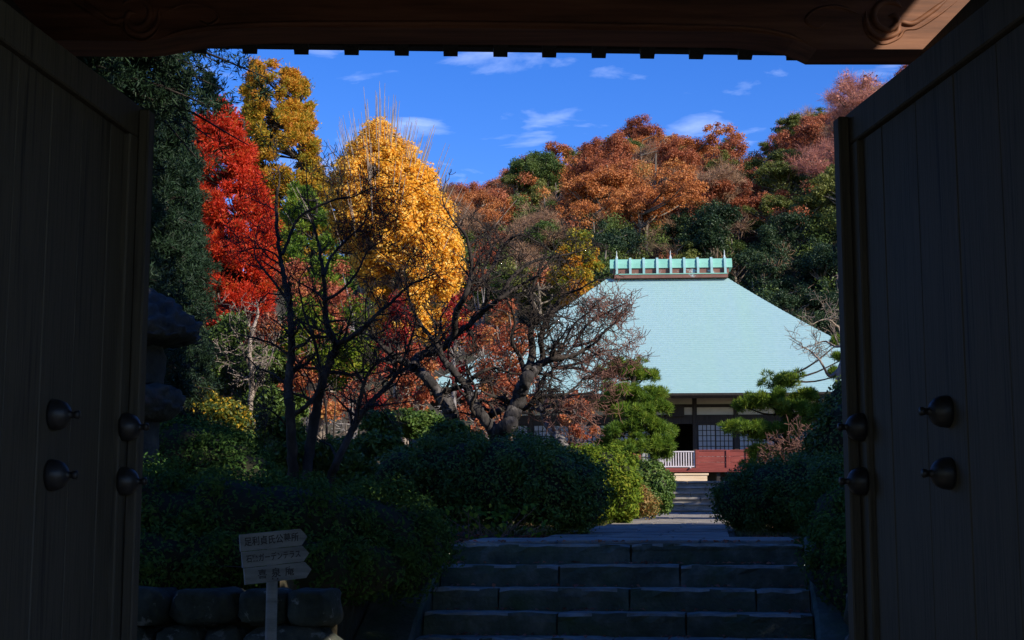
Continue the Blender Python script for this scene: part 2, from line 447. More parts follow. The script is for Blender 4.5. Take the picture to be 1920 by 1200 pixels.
def smooth_path(pts, n):
    """Catmull-Rom through pts, n samples"""
    pts = np.asarray(pts, float)
    P = np.vstack([2 * pts[0] - pts[1], pts, 2 * pts[-1] - pts[-2]])
    m = len(pts) - 1
    u = np.linspace(0, m - 1e-6, n); i = u.astype(int); t = (u - i)[:, None]
    a, b, c, d = P[i], P[i + 1], P[i + 2], P[i + 3]
    return 0.5 * ((2 * b) + (-a + c) * t + (2 * a - 5 * b + 4 * c - d) * t ** 2 + (-a + 3 * b - 3 * c + d) * t ** 3)

def grow(rng, out, p, d, length, r, level, gn=0.35, up=0.05, step=0.12, kids=(5, 5, 4), ratio=0.55, spread=0.9, rmin=0.0035):
    n = max(3, int(length / step))
    pts, rr = [p.copy()], [r]
    d = unit(d)
    for i in range(n):
        d = unit(d + rng.normal(size=3) * gn + np.array([0, 0, up]))
        p = p + d * (length / n)
        pts.append(p.copy()); rr.append(max(rmin, r * (1 - 0.75 * (i + 1) / n)))
    out.append((np.array(pts), np.array(rr)))
    if level <= 0: return
    k = kids[len(kids) - level] if level <= len(kids) else kids[0]
    for j in range(k):
        f = rng.uniform(0.25, 1.0)
        i = min(n - 1, int(f * n))
        base = pts[i]
        dd = unit(np.array(pts[i + 1]) - np.array(pts[i]))
        side = unit(np.cross(dd, rng.normal(size=3)))
        nd = unit(dd * 0.6 + side * spread)
        grow(rng, out, base.copy(), nd, length * ratio * rng.uniform(0.6, 1.2), max(rmin, rr[i] * 0.6), level - 1, gn, up, step * 0.8, kids, ratio, spread, rmin)

# ------------------------------------------------------------------ terrain
YAW = rad(7.8)
TOP = np.array([0.835, 11.5])                        # middle of the top step edge
Uf = np.array([math.sin(YAW), math.cos(YAW)])        # along the approach
Vr = np.array([math.cos(YAW), -math.sin(YAW)])       # to its right
def loc2w(s, t, z=0.0):
    q = TOP + Uf * s + Vr * t
    return np.array([q[0], q[1], z])
RISER, TREAD = 0.155, 0.33
LAND = RISER * 9
def path_z(s):
    return np.interp(s, [-3.2, 0, 28.4, 30.7, 60, 90], [1.30, LAND, 2.0, 2.93, 3.1, 3.2])
SKY_PX = [-3000, 0, 400, 640, 760, 830, 900, 960, 1010, 1060, 1110, 1160, 1220, 1300, 1350, 1390, 1440, 1500, 1560, 1640, 1700, 1760, 1900, 2600, 5000]
SKY_PY = [760, 640, 560, 510, 480, 460, 455, 430, 402, 388, 368, 348, 360, 368, 376, 396, 375, 345, 308, 280, 255, 230, 180, 130, 300]
def terr(x, y):
    x = np.asarray(x, float); y = np.asarray(y, float)
    s = (x - TOP[0]) * Uf[0] + (y - TOP[1]) * Uf[1]
    t = (x - TOP[0]) * Vr[0] + (y - TOP[1]) * Vr[1]
    g = path_z(s)
    g = g - 0.05 + 0.30 * np.clip((np.abs(t) - 1.4) / 5, 0, 1) * np.clip((s + 1.0) / 6, 0, 1) + 0.05 * nz(x * 0.9, y * 0.9) * np.clip((np.abs(t) - 1.2), 0, 1)
    yy = np.maximum(y, 90)
    pxx = 960 + F_PX * x / yy
    H = (1005 - np.interp(pxx, SKY_PX, SKY_PY)) / F_PX * 190 + EYE - 3.2
    f = np.clip((y - 90) / 100, 0, 1)
    f = np.where(f < 1, 1 - (1 - f) ** 1.5 * (1 + 0.0 * f), 1)
    back = np.clip((y - 205) / 200, 0, 1)
    h = H * f * (1 - 0.8 * back) + nz(x * 0.11, y * 0.11, 0, 3) * 2.0 * np.clip((y - 92) / 25, 0, 1)
    r2 = ((x - 78) / 36) ** 2 + ((y - 104) / 44) ** 2
    side = 56 * np.exp(-r2 * 1.4)
    side = np.where(side > 1.5, side - 1.5, 0)
    return g + np.maximum(h, 0) + side

tl = np.unique(np.concatenate([np.linspace(-420, -40, 20), np.linspace(-40, -12, 15), np.linspace(-12, -1.75, 24), [-1.75, 0, 1.75], np.linspace(1.75, 12, 24), np.linspace(12, 60, 25), np.linspace(60, 420, 30)]))
sl = np.unique(np.concatenate([np.linspace(-3.05, 0, 9), np.linspace(0, 28.4, 48), np.linspace(28.4, 30.7, 7), np.linspace(30.7, 85, 40), np.linspace(85, 190, 50), np.linspace(190, 500, 32)]))
TT, SS = np.meshgrid(tl, sl)
XX = TOP[0] + Uf[0] * SS + Vr[0] * TT; YY = TOP[1] + Uf[1] * SS + Vr[1] * TT
ZZ = terr(XX, YY)
GV = np.stack([XX, YY, ZZ], -1).reshape(-1, 3)
nc = len(tl)
gi, gj = np.meshgrid(np.arange(len(sl) - 1), np.arange(nc - 1), indexing='ij')
q = np.stack([gi * nc + gj, gi * nc + gj + 1, (gi + 1) * nc + gj + 1, (gi + 1) * nc + gj], -1).reshape(-1, 4)
cs = (sl[gi] + sl[gi + 1]).ravel() / 2; ct = (tl[gj] + tl[gj + 1]).ravel() / 2
notch = ((cs < 0) & (np.abs(ct) < 1.75))
hillm = (GV[q].mean(1)[:, 2] > 4.2) & (cs > 40)
def sub(mask):
    f = q[mask]; u, inv = np.unique(f, return_inverse=True)
    return GV[u], inv.reshape(f.shape)
v, f = sub(~notch & ~hillm)
tag(put('ground', v, f, M_['ground'], smooth=True), 'dark garden soil between hedges and paved approach', None, kind='structure')
v, f = sub(hillm)
tag(put('hill', v, f, M_['hill'], smooth=True), 'wooded hill rising behind the temple hall', None, kind='structure')
# level forecourt round the gate, below the garden
yf = MB()
yf.box(-60, 60, -60, 9.5, -0.2, 0.0)
tag(yf.put('forecourt', M_['gravel']), 'pale gravel forecourt under the gate', None, kind='structure')

# ------------------------------------------------------------------ rough stone blocks
def rough_block(rng, w, d, h, nx=14, amp=0.008, nose=0.0, bev=0.018):
    """block centred in x, front at y=0 going back to d, z 0..h; worn front edge"""
    prof = [(d, 0), (nose, 0), (nose, h * 0.66), (0.004 if not nose else 0, h - bev if not nose else h * .70), (bev, h), (d * 0.5, h), (d, h)]
    k = len(prof)
    xs = np.linspace(-w / 2, w / 2, nx)
    V = np.zeros((nx, k, 3))
    ph = rng.uniform(0, 50)
    for i, x in enumerate(xs):
        end = min(i, nx - 1 - i)
        for j, (y, z) in enumerate(prof):
            jt = amp * nz(np.float64(x * 9 + ph), np.float64(y * 11 + j), np.float64(z * 13 + ph)) * (1 if j not in (0, 6) else 0.2)
            e = amp * (rng.random() - 0.5) * 1.2 if j in (3, 4) else 0
            V[i, j] = (x + (0.006 if i == 0 else -0.006 if i == nx - 1 else 0) * (j in (2, 3, 4)), y + jt + e + (0.008 if end == 0 and j in (2, 3, 4) else 0), z + jt * 0.6 - e * 0.7 - (0.006 if end == 0 and j > 2 else 0))
    V = V.reshape(-1, 3)
    F = []
    for i in range(nx - 1):
        for j in range(k):
            a, b = i * k + j, i * k + (j + 1) % k
            F.append((a, b, b + k, a + k))
    F.append(tuple(range(k))[::-1]); F.append(tuple((nx - 1) * k + j for j in range(k)))
    return V, F

rng = np.random.default_rng(11)
SW = 2.66
steps = thing('stone_steps', loc2w(-2.97, 0, 0), 'weathered mossy stone steps climbing from the gate to the garden path', 'steps')
def st_put(name, V, F, mat, parent, s, t, z, tilt=0.0):
    V = np.asarray(V, float)
    c = loc2w(s, t, z)
    W_ = np.empty_like(V)
    W_[:, 0] = c[0] + V[:, 0] * Vr[0] + V[:, 1] * Uf[0]
    W_[:, 1] = c[1] + V[:, 0] * Vr[1] + V[:, 1] * Uf[1]
    W_[:, 2] = c[2] + V[:, 2] + V[:, 0] * tilt
    return fix_normals(put(name, W_, F, mat, parent))
splits = [[0, .52, 1], [0, .33, .66, 1], [0, .18, .53, .86, 1], [0, .35, .68, 1], [0, .17, .50, .83, 1], [0, .4, .72, 1], [0, .3, .62, 1], [0, .45, 1], [0, .3, .7, 1]]
for k in range(9):
    s0 = -k * TREAD
    dep = 0.46 if k == 0 else TREAD + 0.10
    for a, b in zip(splits[k][:-1], splits[k][1:]):
        w = (b - a) * SW - 0.004
        V, F = rough_block(rng, w, dep, RISER + 0.02, nx=max(8, int(w * 14)), amp=0.011)
        st_put('step_stone', V, F, M_['stone'], steps, s0 + rng.uniform(-.008, .008), ((a + b) / 2 - .5) * SW, LAND - (k + 1) * RISER - 0.02 + rng.uniform(-.006, .004), rng.uniform(-.004, .004))
V = []
for k in range(9):
    s0 = -k * TREAD
    V += [loc2w(s0 + .05, sd * (SW / 2 + .1), LAND - (k + 1) * RISER + dz) for dz in (-.12, -.40) for sd in (-1, 1)]
F = [(4 * k, 4 * k + 1, 4 * k + 5, 4 * k + 4) for k in range(8)] + [(0, 1, 3, 2)]
put('packed_earth', np.array(V), F, M_['ground'], steps)
V = [loc2w(-k * TREAD + .07, sd * (SW / 2), LAND - k * RISER + dz) for k in range(9) for dz in (-.012, -RISER - .02) for sd in (-1, 1)]
put('packed_earth', np.array(V), [(4 * k, 4 * k + 1, 4 * k + 3, 4 * k + 2) for k in range(9)], M_['ground'], steps)
# sloping side slabs along both edges, two lengths each
for sgn in (-1, 1):
    for a, b in ((0.06, -1.50), (-1.51, -3.05)):
        poly = [(a, LAND + 0.02 + a * RISER / TREAD), (b, LAND + 0.02 + b * RISER / TREAD), (b, LAND - 0.28 + b * RISER / TREAD), (a, LAND - 0.28 + a * RISER / TREAD)]
        m = MB()
        t0, t1 = sorted((sgn * (SW / 2 + 0.004), sgn * (SW / 2 + 0.40)))
        nseg = 10
        V, F = [], []
        for i in range(nseg + 1):
            s = a + (b - a) * i / nseg
            zt = LAND + 0.03 + s * RISER / TREAD
            for j, (t, z) in enumerate(((t0, zt - .5), (t0, zt - 0.02), (t0 + .02, zt), (t1 - .02, zt), (t1, zt - .02), (t1, zt - .5))):
                V.append(loc2w(s, t + rng.uniform(-.006, .006), z + rng.uniform(-.008, .008)))
        for i in range(nseg):
            for j in range(6):
                p0, p1 = i * 6 + j, i * 6 + (j + 1) % 6
                F.append((p0, p1, p1 + 6, p0 + 6))
        F.append(tuple(range(6))); F.append(tuple(nseg * 6 + j for j in range(6))[::-1])
        fix_normals(put('side_slab', np.array(V), F, M_['stone'], steps))

# ------------------------------------------------------------------ path and its paving stones
pth = MB()
PW = 0.80
def pz(s): return float(path_z(s))
n = 30
V, F = [], []
for i in range(n + 1):
    s = 0.44 + (28.35 - 0.44) * i / n
    V += [loc2w(s, -PW - 0.05, pz(s) - 0.012), loc2w(s, PW + 0.05, pz(s) - 0.012)]
F = [(2 * i, 2 * i + 1, 2 * i + 3, 2 * i + 2) for i in range(n)]
path = put('path', np.array(V), F, M_['ground'])
tag(path, 'stone paved approach path leading up to the hall steps', None, kind='structure')
s = 0.47
rows = 0
while s < 28.2:
    ln = rng.uniform(0.42, 0.62)
    wid = 1.30 if s < 1.2 else PW
    cut = [-wid, -wid + 2 * wid * rng.uniform(.28, .42), -wid + 2 * wid * rng.uniform(.60, .74), wid]
    for a, b in zip(cut[:-1], cut[1:]):
        bb = bevel_box(a + .008, b - .008, 0.008, ln - .008, -0.08, 0.012 + rng.uniform(-.006, .006), 0.008)
        V = np.array([loc2w(s + p[1], p[0], pz(s + p[1]) + p[2]) for p in bb[0]])
        put('paving_stone', V, bb[1], M_['path_stone'], path)
    s += ln
    rows += 1

# treads paler: wear plus light on top faces put into the colour; risers mossy
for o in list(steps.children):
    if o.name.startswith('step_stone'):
        o.data.materials.append(M_['stone_worn_lit'])
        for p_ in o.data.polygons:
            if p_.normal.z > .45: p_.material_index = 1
# second flight up to the hall terrace
steps2 = thing('stone_steps', loc2w(28.4, 0, 2.0), 'far flight of grey stone steps below the hall, between two hedges', 'steps')
for k in range(6):
    jx = (.06, -.14, .10, -.05, .16, -.10)[k]
    for a, b in ((-.5, jx), (jx, .5)):
        w = (b - a) * 1.86 - .006
        V, F = rough_block(rng, w, 0.45, 0.18, nx=8, amp=0.005, nose=0.05)
        st_put('step_stone', V, F, M_['path_stone'], steps2, 28.4 + k * 0.37, (a + b) / 2 * 1.86, 2.0 + k * 0.155 - 0.025)

# ------------------------------------------------------------------ retaining walls either side of the stair foot
def boulder(rng, c, r, amp=0.10, seg=10, sq=0.55):
    V, F = [], []
    ph = rng.uniform(0, 40)
    for i in range(seg + 1):
        th = math.pi * i / seg
        for j in range(seg * 2):
            a = math.pi * j / seg
            d = np.array([math.sin(th) * math.cos(a), math.sin(th) * math.sin(a), math.cos(th)])
            e = np.sign(d) * np.abs(d) ** sq
            e = e * (1 + amp * nz(d[0] * 2.1 + ph, d[1] * 2.1, d[2] * 2.1))
            V.append(np.asarray(c) + e * np.asarray(r))
    m = seg * 2
    for i in range(seg):
        for j in range(m):
            F.append((i * m + j, i * m + (j + 1) % m, (i + 1) * m + (j + 1) % m, (i + 1) * m + j))
    return np.array(V), F

for sgn, lab in ((-1, 'dark fieldstone retaining wall under the clipped azalea hedge, left of steps'), (1, 'dark fieldstone retaining wall right of the steps, behind the right door')):
    w0 = thing('stone_wall', loc2w(-3.15, sgn * 3.5, 0), lab, 'wall')
    for zi, (z0, z1) in enumerate(((0.0, 0.34), (0.34, 0.66), (0.66, 0.96), (0.96, 1.17))):
        t = 1.36
        while t < 6.5:
            wd = rng.uniform(0.18, 0.55)
            c = loc2w(-3.22 + rng.uniform(-.02, .02), sgn * (t + wd / 2), (z0 + z1) / 2)
            V, F = boulder(rng, (0, 0, 0), (wd / 2 * 0.99, 0.19, (z1 - z0) / 2 * rng.uniform(.92, 1.04)), 0.16, 9, 0.5)
            W2 = np.stack([c[0] + V[:, 0] * Vr[0] + V[:, 1] * Uf[0], c[1] + V[:, 0] * Vr[1] + V[:, 1] * Uf[1], c[2] + V[:, 2]], 1)
            put('stone', W2, F, M_['wall_stone'], w0, smooth=True)
            t += wd
    # earth backing behind the stones
    V = [loc2w(-3.10, sgn * 1.40, -.1), loc2w(-3.10, sgn * 7, -.1), loc2w(-3.10, sgn * 7, 1.24), loc2w(-3.10, sgn * 1.40, 1.12), loc2w(-3.10, sgn * 1.735, -.1), loc2w(.02, sgn * 1.735, -.1), loc2w(.02, sgn * 1.735, 1.33), loc2w(-3.10, sgn * 1.735, 1.24)]
    put('earth_backing', np.array(V), [(0, 1, 2, 3), (4, 5, 6, 7)], M_['ground'], w0)

# ------------------------------------------------------------------ the gate
GY = 4.55
gate = thing('temple_gate', (0, GY, 0), 'dark wooden temple gate framing the view with both doors swung open', 'gate')
RG = Matrix.Rotation(rad(2.2), 4, 'Z')
def G(m, name, mat, parent=gate, smooth=False):
    """verts given relative to the gate, turned with it"""
    V = np.array([RG @ Vector(p) for p in m.v])
    return put(name, V, m.f, mat, parent, smooth, world=False)

def gz(py, Y): return EYE + (1005 - py) / F_PX * Y * 1.0
def gp(px, py, Yrel):
    p = at(px, py, GY + Yrel + math.tan(rad(2.2)) * (px - 960) / F_PX * 6.3)
    return p.x / math.cos(rad(2.2)), p.z
BY = 1.75        # front face of the rear tie beam
low = [(-40, 112), (150, 106), (306, 108), (346, 105), (383, 98), (420, 91), (480, 85), (560, 82), (960, 84), (1400, 90), (1470, 97), (1500, 103), (1525, 113), (1542, 121), (1740, 121), (2000, 121)]
poly = [gp(a, b, BY + .22) for a, b in low]
top_z = 4.02
poly = poly + [(poly[-1][0], top_z), (poly[0][0], top_z)]
m = MB(); m.prism(poly, BY, BY + 0.22, 'y')
G(m, 'tie_beam', M_['beam_wood'])
# carved mouldings on the beam face: a ridge that follows the lower edge and a scroll at each end
def ridge_tube(pts, r, nn=40):
    p = smooth_path(np.array(pts), nn)
    rr = np.full(nn, r) * np.minimum(1, np.minimum(np.linspace(0.2, 8, nn), np.linspace(8, 0.2, nn)))
    return p, rr
paths = []
def face(px, py, off=0.0):
    x, z = gp(px, py, BY)
    return (x, BY - off, z)
paths.append(ridge_tube([face(*p) for p in ((330, 72), (365, 62), (400, 55), (470, 48), (600, 44), (960, 44), (1350, 50), (1440, 54), (1500, 64), (1545, 80))], 0.010, 60))
for mir in (0, 1):
    def mp_(px, py):
        return face(px, py) if not mir else face(1980 - px, py - 4)
    sp = [(1720, 14), (1706, 4), (1682, 6), (1668, 24), (1674, 46), (1694, 56), (1712, 44), (1708, 30), (1694, 30)]
    paths.append(ridge_tube([mp_(*p) for p in sp], 0.014, 50))
    paths.append(ridge_tube([mp_(*p) for p in ((1652, 20), (1656, 50), (1680, 70), (1710, 62), (1716, 42), (1740, 44), (1775, 22), (1810, -6))], 0.012, 50))
    paths.append(ridge_tube([mp_(*p) for p in ((1646, 30), (1656, 64), (1682, 82), (1712, 72), (1726, 56), (1750, 52), (1785, 30), (1825, 0))], 0.009, 50))
    paths.append(ridge_tube([mp_(*p) for p in ((1640, 26), (1600, 12), (1560, 18), (1540, 38), (1560, 52), (1578, 42))], 0.009, 40))
V, F = tube_mesh(paths, 8)
V = np.array([RG @ Vector(p) for p in V])
o = put('carved_scrollwork', V, F, M_['beam_wood'], gate, smooth=True, world=False)
# rear eave: rafters, fascia, roof boards
EY = 7.45 - GY
def ez(px): return None
cx0 = [404, 500, 598, 694, 790, 884, 980, 1074, 1170, 1264, 1359, 1454, 1549, 1643]
SLP = 0.50
rid_y, rid_z = 0.0, 5.36
def gx(px, Y): return (px - 960) / F_PX * Y
for c in [310, 215, 120, 25, -70, -165] + cx0 + [1738, 1833, 1928, 2023]:
    x = gx(c, 7.5)
    zb = at(960, 107, 7.45).z
    m = MB()
    hw = 0.040
    ye = EY
    za = zb + SLP * (ye - 0.0)
    V = [(x - hw * .9, ye, zb), (x + hw * .9, ye, zb), (x + hw, ye, zb + .09), (x - hw, ye, zb + .09), (x - hw * .9, 0, za), (x + hw * .9, 0, za), (x + hw, 0, za + .09), (x - hw, 0, za + .09)]
    m.add(V, [(0, 1, 2, 3), (5, 4, 7, 6), (0, 4, 5, 1), (3, 2, 6, 7), (1, 5, 6, 2), (0, 3, 7, 4)])
    G(m, 'rafter', M_['gate_wood'])
zb = at(960, 98, 7.53).z
XL, XR = -4.3, 3.95
m = MB(); m.box(XL, XR, EY + .002, EY + .08, zb, zb + 0.12)
G(m, 'eave_board', M_['gate_wood'])
m = MB()
th = 0.14
zr = zb + 0.085 + SLP * EY
m.prism([(EY + .10, zb + .10), (EY + .10, zb + .10 + th), (0, zr + th), (-3.7, zr + th - SLP * 3.7), (-3.7, zr - SLP * 3.7), (0, zr)], XL, XR, 'x')  # front slope lengthened to keep sky light off doors and beam
G(m, 'roof', M_['tile'])
# ridge, main posts, lintel over the doors, side ties, rear posts
m = MB(); m.box(XL - .05, XR + .05, -.16, .16, zr + .1, zr + .5)
G(m, 'ridge', M_['tile'])
for x, xr in ((-1.92, -2.1), (1.80, 2.1)):
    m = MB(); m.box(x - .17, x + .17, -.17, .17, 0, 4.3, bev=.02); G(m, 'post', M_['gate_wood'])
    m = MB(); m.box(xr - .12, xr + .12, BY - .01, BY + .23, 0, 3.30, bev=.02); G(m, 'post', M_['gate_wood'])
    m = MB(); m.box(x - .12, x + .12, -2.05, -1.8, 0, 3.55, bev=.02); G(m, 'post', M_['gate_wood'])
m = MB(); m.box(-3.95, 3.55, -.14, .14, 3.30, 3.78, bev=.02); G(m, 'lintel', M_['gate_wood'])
m = MB(); m.box(XL + .1, XL + .15, -2.8, 2.8, 3.0, 3.9); m.prism([(-2.8, 3.902), (2.8, 3.902), (.3, 5.1), (-.3, 5.1)], XL + .1, XL + .15, 'x'); G(m, 'added_shade_gable', M_['gate_wood'])  # unseen boarding added to close the left gable against light
m = MB(); m.box(-3.94, 3.50, -.05, .05, 3.782, 5.16); G(m, 'added_shade_transom', M_['gate_wood'])  # unseen boards added to block front light from the tie beam
m = MB(); m.box(-2.6, 2.5, -2.05, -1.80, 3.56, 3.82, bev=.02); G(m, 'front_beam', M_['gate_wood'])
for x in (-1.98, 1.91):
    m = MB(); m.box(x - .07, x + .07, .18, BY - .012, 3.12, 3.53); G(m, 'side_tie', M_['gate_wood'])
# flank walls beyond the posts
for a, b in ((-3.9, -2.10), (1.98, 3.5)):
    m = MB(); m.box(a, b, -.05, .05, 2.96, 3.298); G(m, 'added_shade_panel', M_['gate_wood'])  # unseen panels added to stop sun passing over the side walls
for a, b in ((-9, -2.10), (1.98, 9)):
    m = MB(); m.box(a, b, -.09, .09, 0, 2.6); G(m, 'side_wall', M_['plaster'])
    m = MB(); m.prism([(-.45, 2.602), (.45, 2.602), (0, 2.95)], a, b, 'x'); G(m, 'wall_coping', M_['tile'])

def stud_mb(M):
    m = MB()
    prof = [(0.060, 0), (0.060, 0.012), (0.057, 0.030), (0.048, 0.048), (0.034, 0.060), (0.020, 0.066), (0.013, 0.070), (0.012, 0.082), (0.016, 0.088), (0.0165, 0.100), (0.010, 0.104)]
    return m.lathe([(a * .9, b * .95) for a, b in prof], 24, M)

DTOP = {}
def door(side):
    # face plane: X = x6 + k (Y - 6), inner face towards the opening
    if side == 'l': x6, k, sg, y0 = -1.452, 0.118, 1, 4.55
    else: x6, k, sg, y0 = 1.308, -0.125, -1, 4.25
    ln = math.hypot(k, 1)
    d = Vector((k / ln, 1 / ln, 0)); nrm = Vector((sg / ln, -sg * k / ln, 0))
    P0 = Vector((x6 + k * (y0 - 6), y0, 0))
    far_px = 248 if side == 'l' else 1602
    r = (far_px - 960) / F_PX
    Yf = (x6 - 6 * k) / (r - k)
    Lg = (Yf - y0) * ln
    M = Matrix(((d.x, nrm.x, 0, P0.x), (d.y, nrm.y, 0, P0.y), (0, 0, 1, 0), (0, 0, 0, 1)))   # local: x along, y out of face, z up
    zt = at(960, 203 if side == 'l' else 216, Yf).z
    dr = put('door', np.zeros((0, 3)), [], None, gate) if False else None
    root = bpy.data.objects.new('door', None); root.location = P0 - gate.location; root.parent = gate; C.objects.link(root)
    root['label'] = 'left wooden gate leaf with bell shaped iron studs' if side == 'l' else 'right wooden gate leaf in deep shade with iron studs'
    # planks behind, rails and stiles in front
    n = 5
    wp = Lg / n
    for i in range(n):
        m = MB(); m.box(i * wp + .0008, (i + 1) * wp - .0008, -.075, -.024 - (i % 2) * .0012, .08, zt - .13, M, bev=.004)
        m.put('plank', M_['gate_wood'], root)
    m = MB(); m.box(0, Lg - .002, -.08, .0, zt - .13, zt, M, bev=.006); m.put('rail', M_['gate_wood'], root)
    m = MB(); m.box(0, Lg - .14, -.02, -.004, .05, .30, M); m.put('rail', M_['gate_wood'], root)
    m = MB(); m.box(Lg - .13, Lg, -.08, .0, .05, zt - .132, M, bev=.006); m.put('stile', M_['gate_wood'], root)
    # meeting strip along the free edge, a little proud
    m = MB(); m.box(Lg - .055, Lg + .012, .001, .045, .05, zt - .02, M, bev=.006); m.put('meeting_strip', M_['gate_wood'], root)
    # studs
    for px, ys in (((110, (780, 893)), (255, (810, 908))) if side == 'l' else ((1765, (788, 900)), (1600, (818, 914)))):
        rr_ = (px - 960) / F_PX
        Yd = (x6 - 6 * k) / (rr_ - k)
        a = (Yd - y0) * ln
        for z in (1.86, 1.655):
            st = Matrix.Translation((min(a, Lg - .09), -.024 if a < Lg - .2 else 0.0, z)) @ Matrix.Rotation(rad(-90), 4, 'X')
            stud_mb(M @ st).put('stud', M_['iron'], root, smooth=True)
        for z in (0.42, 3.0):
            st = Matrix.Translation((min(a, Lg - .09), -.024 if a < Lg - .2 else 0.0, z)) @ Matrix.Rotation(rad(-90), 4, 'X')
            if z < 1: stud_mb(M @ st).put('stud', M_['iron'], root, smooth=True)
door('l'); door('r')

# ------------------------------------------------------------------ the main hall
HC = Vector((7.62, 74.0, 3.1))
hall = thing('temple_hall', HC, 'temple main hall with huge pale copper hipped roof below the wooded hill', 'temple', rz=rad(-3.5))
def H(m, name, mat, parent=hall, smooth=False):
    return put(name, np.array(m.v), m.f, mat, parent, smooth, world=False)
def hz(py, Y): return EYE + (1005 - py) / F_PX * Y - HC.z
ZE = hz(744, 65.8) + 0.12; ZT = hz(519, 73.6)
HX0, HX1, HY0, HY1 = 11.2, 2.92, 8.2, 0.42
NCR = 56
V, F = [], []
seg = 10
def ring(f, dz):
    hx = HX0 + (HX1 - HX0) * f; hy = HY0 + (HY1 - HY0) * f
    z = ZE + (ZT - ZE) * (0.90 * f + 0.10 * f * f)
    lift = 0.35 * (1 - f) ** 3
    r = []
    for (ax, ay, bx, by) in ((-1, -1, 1, -1), (1, -1, 1, 1), (1, 1, -1, 1), (-1, 1, -1, -1)):
        for i in range(seg):
            u = i / seg
            c = abs(2 * u - 1)
            r.append((hx * (ax + (bx - ax) * u), hy * (ay + (by - ay) * u), z + dz + lift * max(0, c - .45) ** 2 / .3))
    return r
rings = []
for k in range(NCR):
    rings.append(ring(k / NCR, 0.0)); rings.append(ring((k + 1) / NCR, -0.022))
n4 = seg * 4
for r in rings: V += r
for i in range(len(rings) - 1):
    for j in range(n4):
        a, b = i * n4 + j, i * n4 + (j + 1) % n4
        F.append((a, b, b + n4, a + n4))
o = put('roof', np.array(V), F, M_['roof'], hall, world=False)
# thick eave edge and soffit
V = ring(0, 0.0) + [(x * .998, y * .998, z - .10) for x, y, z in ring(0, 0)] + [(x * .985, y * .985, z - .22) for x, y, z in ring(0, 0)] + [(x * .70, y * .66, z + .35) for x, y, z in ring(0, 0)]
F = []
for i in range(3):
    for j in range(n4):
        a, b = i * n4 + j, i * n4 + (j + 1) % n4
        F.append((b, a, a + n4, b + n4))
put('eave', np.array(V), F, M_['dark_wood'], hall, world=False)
# ridge cap
rc_len = 2.76
prof = [(-.78, 0.0), (-.78, .18), (-.70, .20), (-.70, .50), (-.74, .50), (-.70, .70), (-.62, .72), (-.50, .93), (-.2, 1.03), (.2, 1.03), (.5, .93), (.62, .72), (.7, .70), (.74, .5), (.70, .5), (.70, .2), (.78, .18), (.78, 0)]
zc = ZT - 0.06
rcap = bpy.data.objects.new('ridge_cap', None); rcap.parent = hall; rcap.location = (.2, 0, zc); C.objects.link(rcap)
def RC(m, name, mat, smooth=False): return put(name, np.array(m.v), m.f, mat, rcap, smooth, world=False)
m = MB(); m.box(-rc_len, rc_len, -.78, .78, 0, .17); RC(m, 'base_board', M_['copper_brown'])
m = MB(); m.box(-rc_len + .02, rc_len - .02, -.80, .80, .172, .215); RC(m, 'base_moulding', M_['copper_green'])
m = MB(); m.box(-rc_len - .06, rc_len + .06, -.66, .66, .217, .50); RC(m, 'side_panel', M_['copper_brown'])
for z0, z1, y0, y1 in ((.502, .74, .72, .66), (.742, .98, .655, .50)):
    m = MB(); m.prism([(-y0, z0), (y0, z0), (y1, z1), (-y1, z1)], -rc_len - .22, rc_len + .22, 'x'); RC(m, 'ridge_sheet', M_['copper_green'])
m = MB(); m.box(-rc_len - .1, rc_len + .1, -.3, .3, .982, 1.02); RC(m, 'ridge_top', M_['dark_wood'])
for i in range(9):
    x = -rc_len + .12 + i * (2 * rc_len - .24) / 8
    m = MB()
    oy = [(-.80, .215), (-.80, .52), (-.76, .74), (-.66, .92), (-.45, 1.06), (.45, 1.06), (.66, .92), (.76, .74), (.80, .52), (.80, .215)]
    iy = [(a * .88, b - (.045 if b > .3 else 0)) for a, b in oy]
    n = len(oy)
    V = [(x - .058, a, b) for a, b in oy] + [(x + .058, a, b) for a, b in oy] + [(x - .058, a, b) for a, b in iy] + [(x + .058, a, b) for a, b in iy]
    F = []
    for j in range(n - 1):
        F += [(j, j + 1, n + j + 1, n + j), (2 * n + j, 3 * n + j, 3 * n + j + 1, 2 * n + j + 1), (j, 2 * n + j, 2 * n + j + 1, j + 1), (n + j, n + j + 1, 3 * n + j + 1, 3 * n + j)]
    F += [(0, n, 3 * n, 2 * n), (n - 1, 3 * n - 1, 4 * n - 1, 2 * n - 1)]
    m.add(V, F); fix_normals(RC(m, 'ridge_rib', M_['copper_pale']))
    if i in (0, 4, 8):
        m = MB(); m.lathe([(.05, 1.02), (.05, 1.14), (.022, 1.2), (.016, 1.38), (.002, 1.46)], 8, Matrix.Translation((x, -.3, 0))); RC(m, 'finial', M_['finial'])
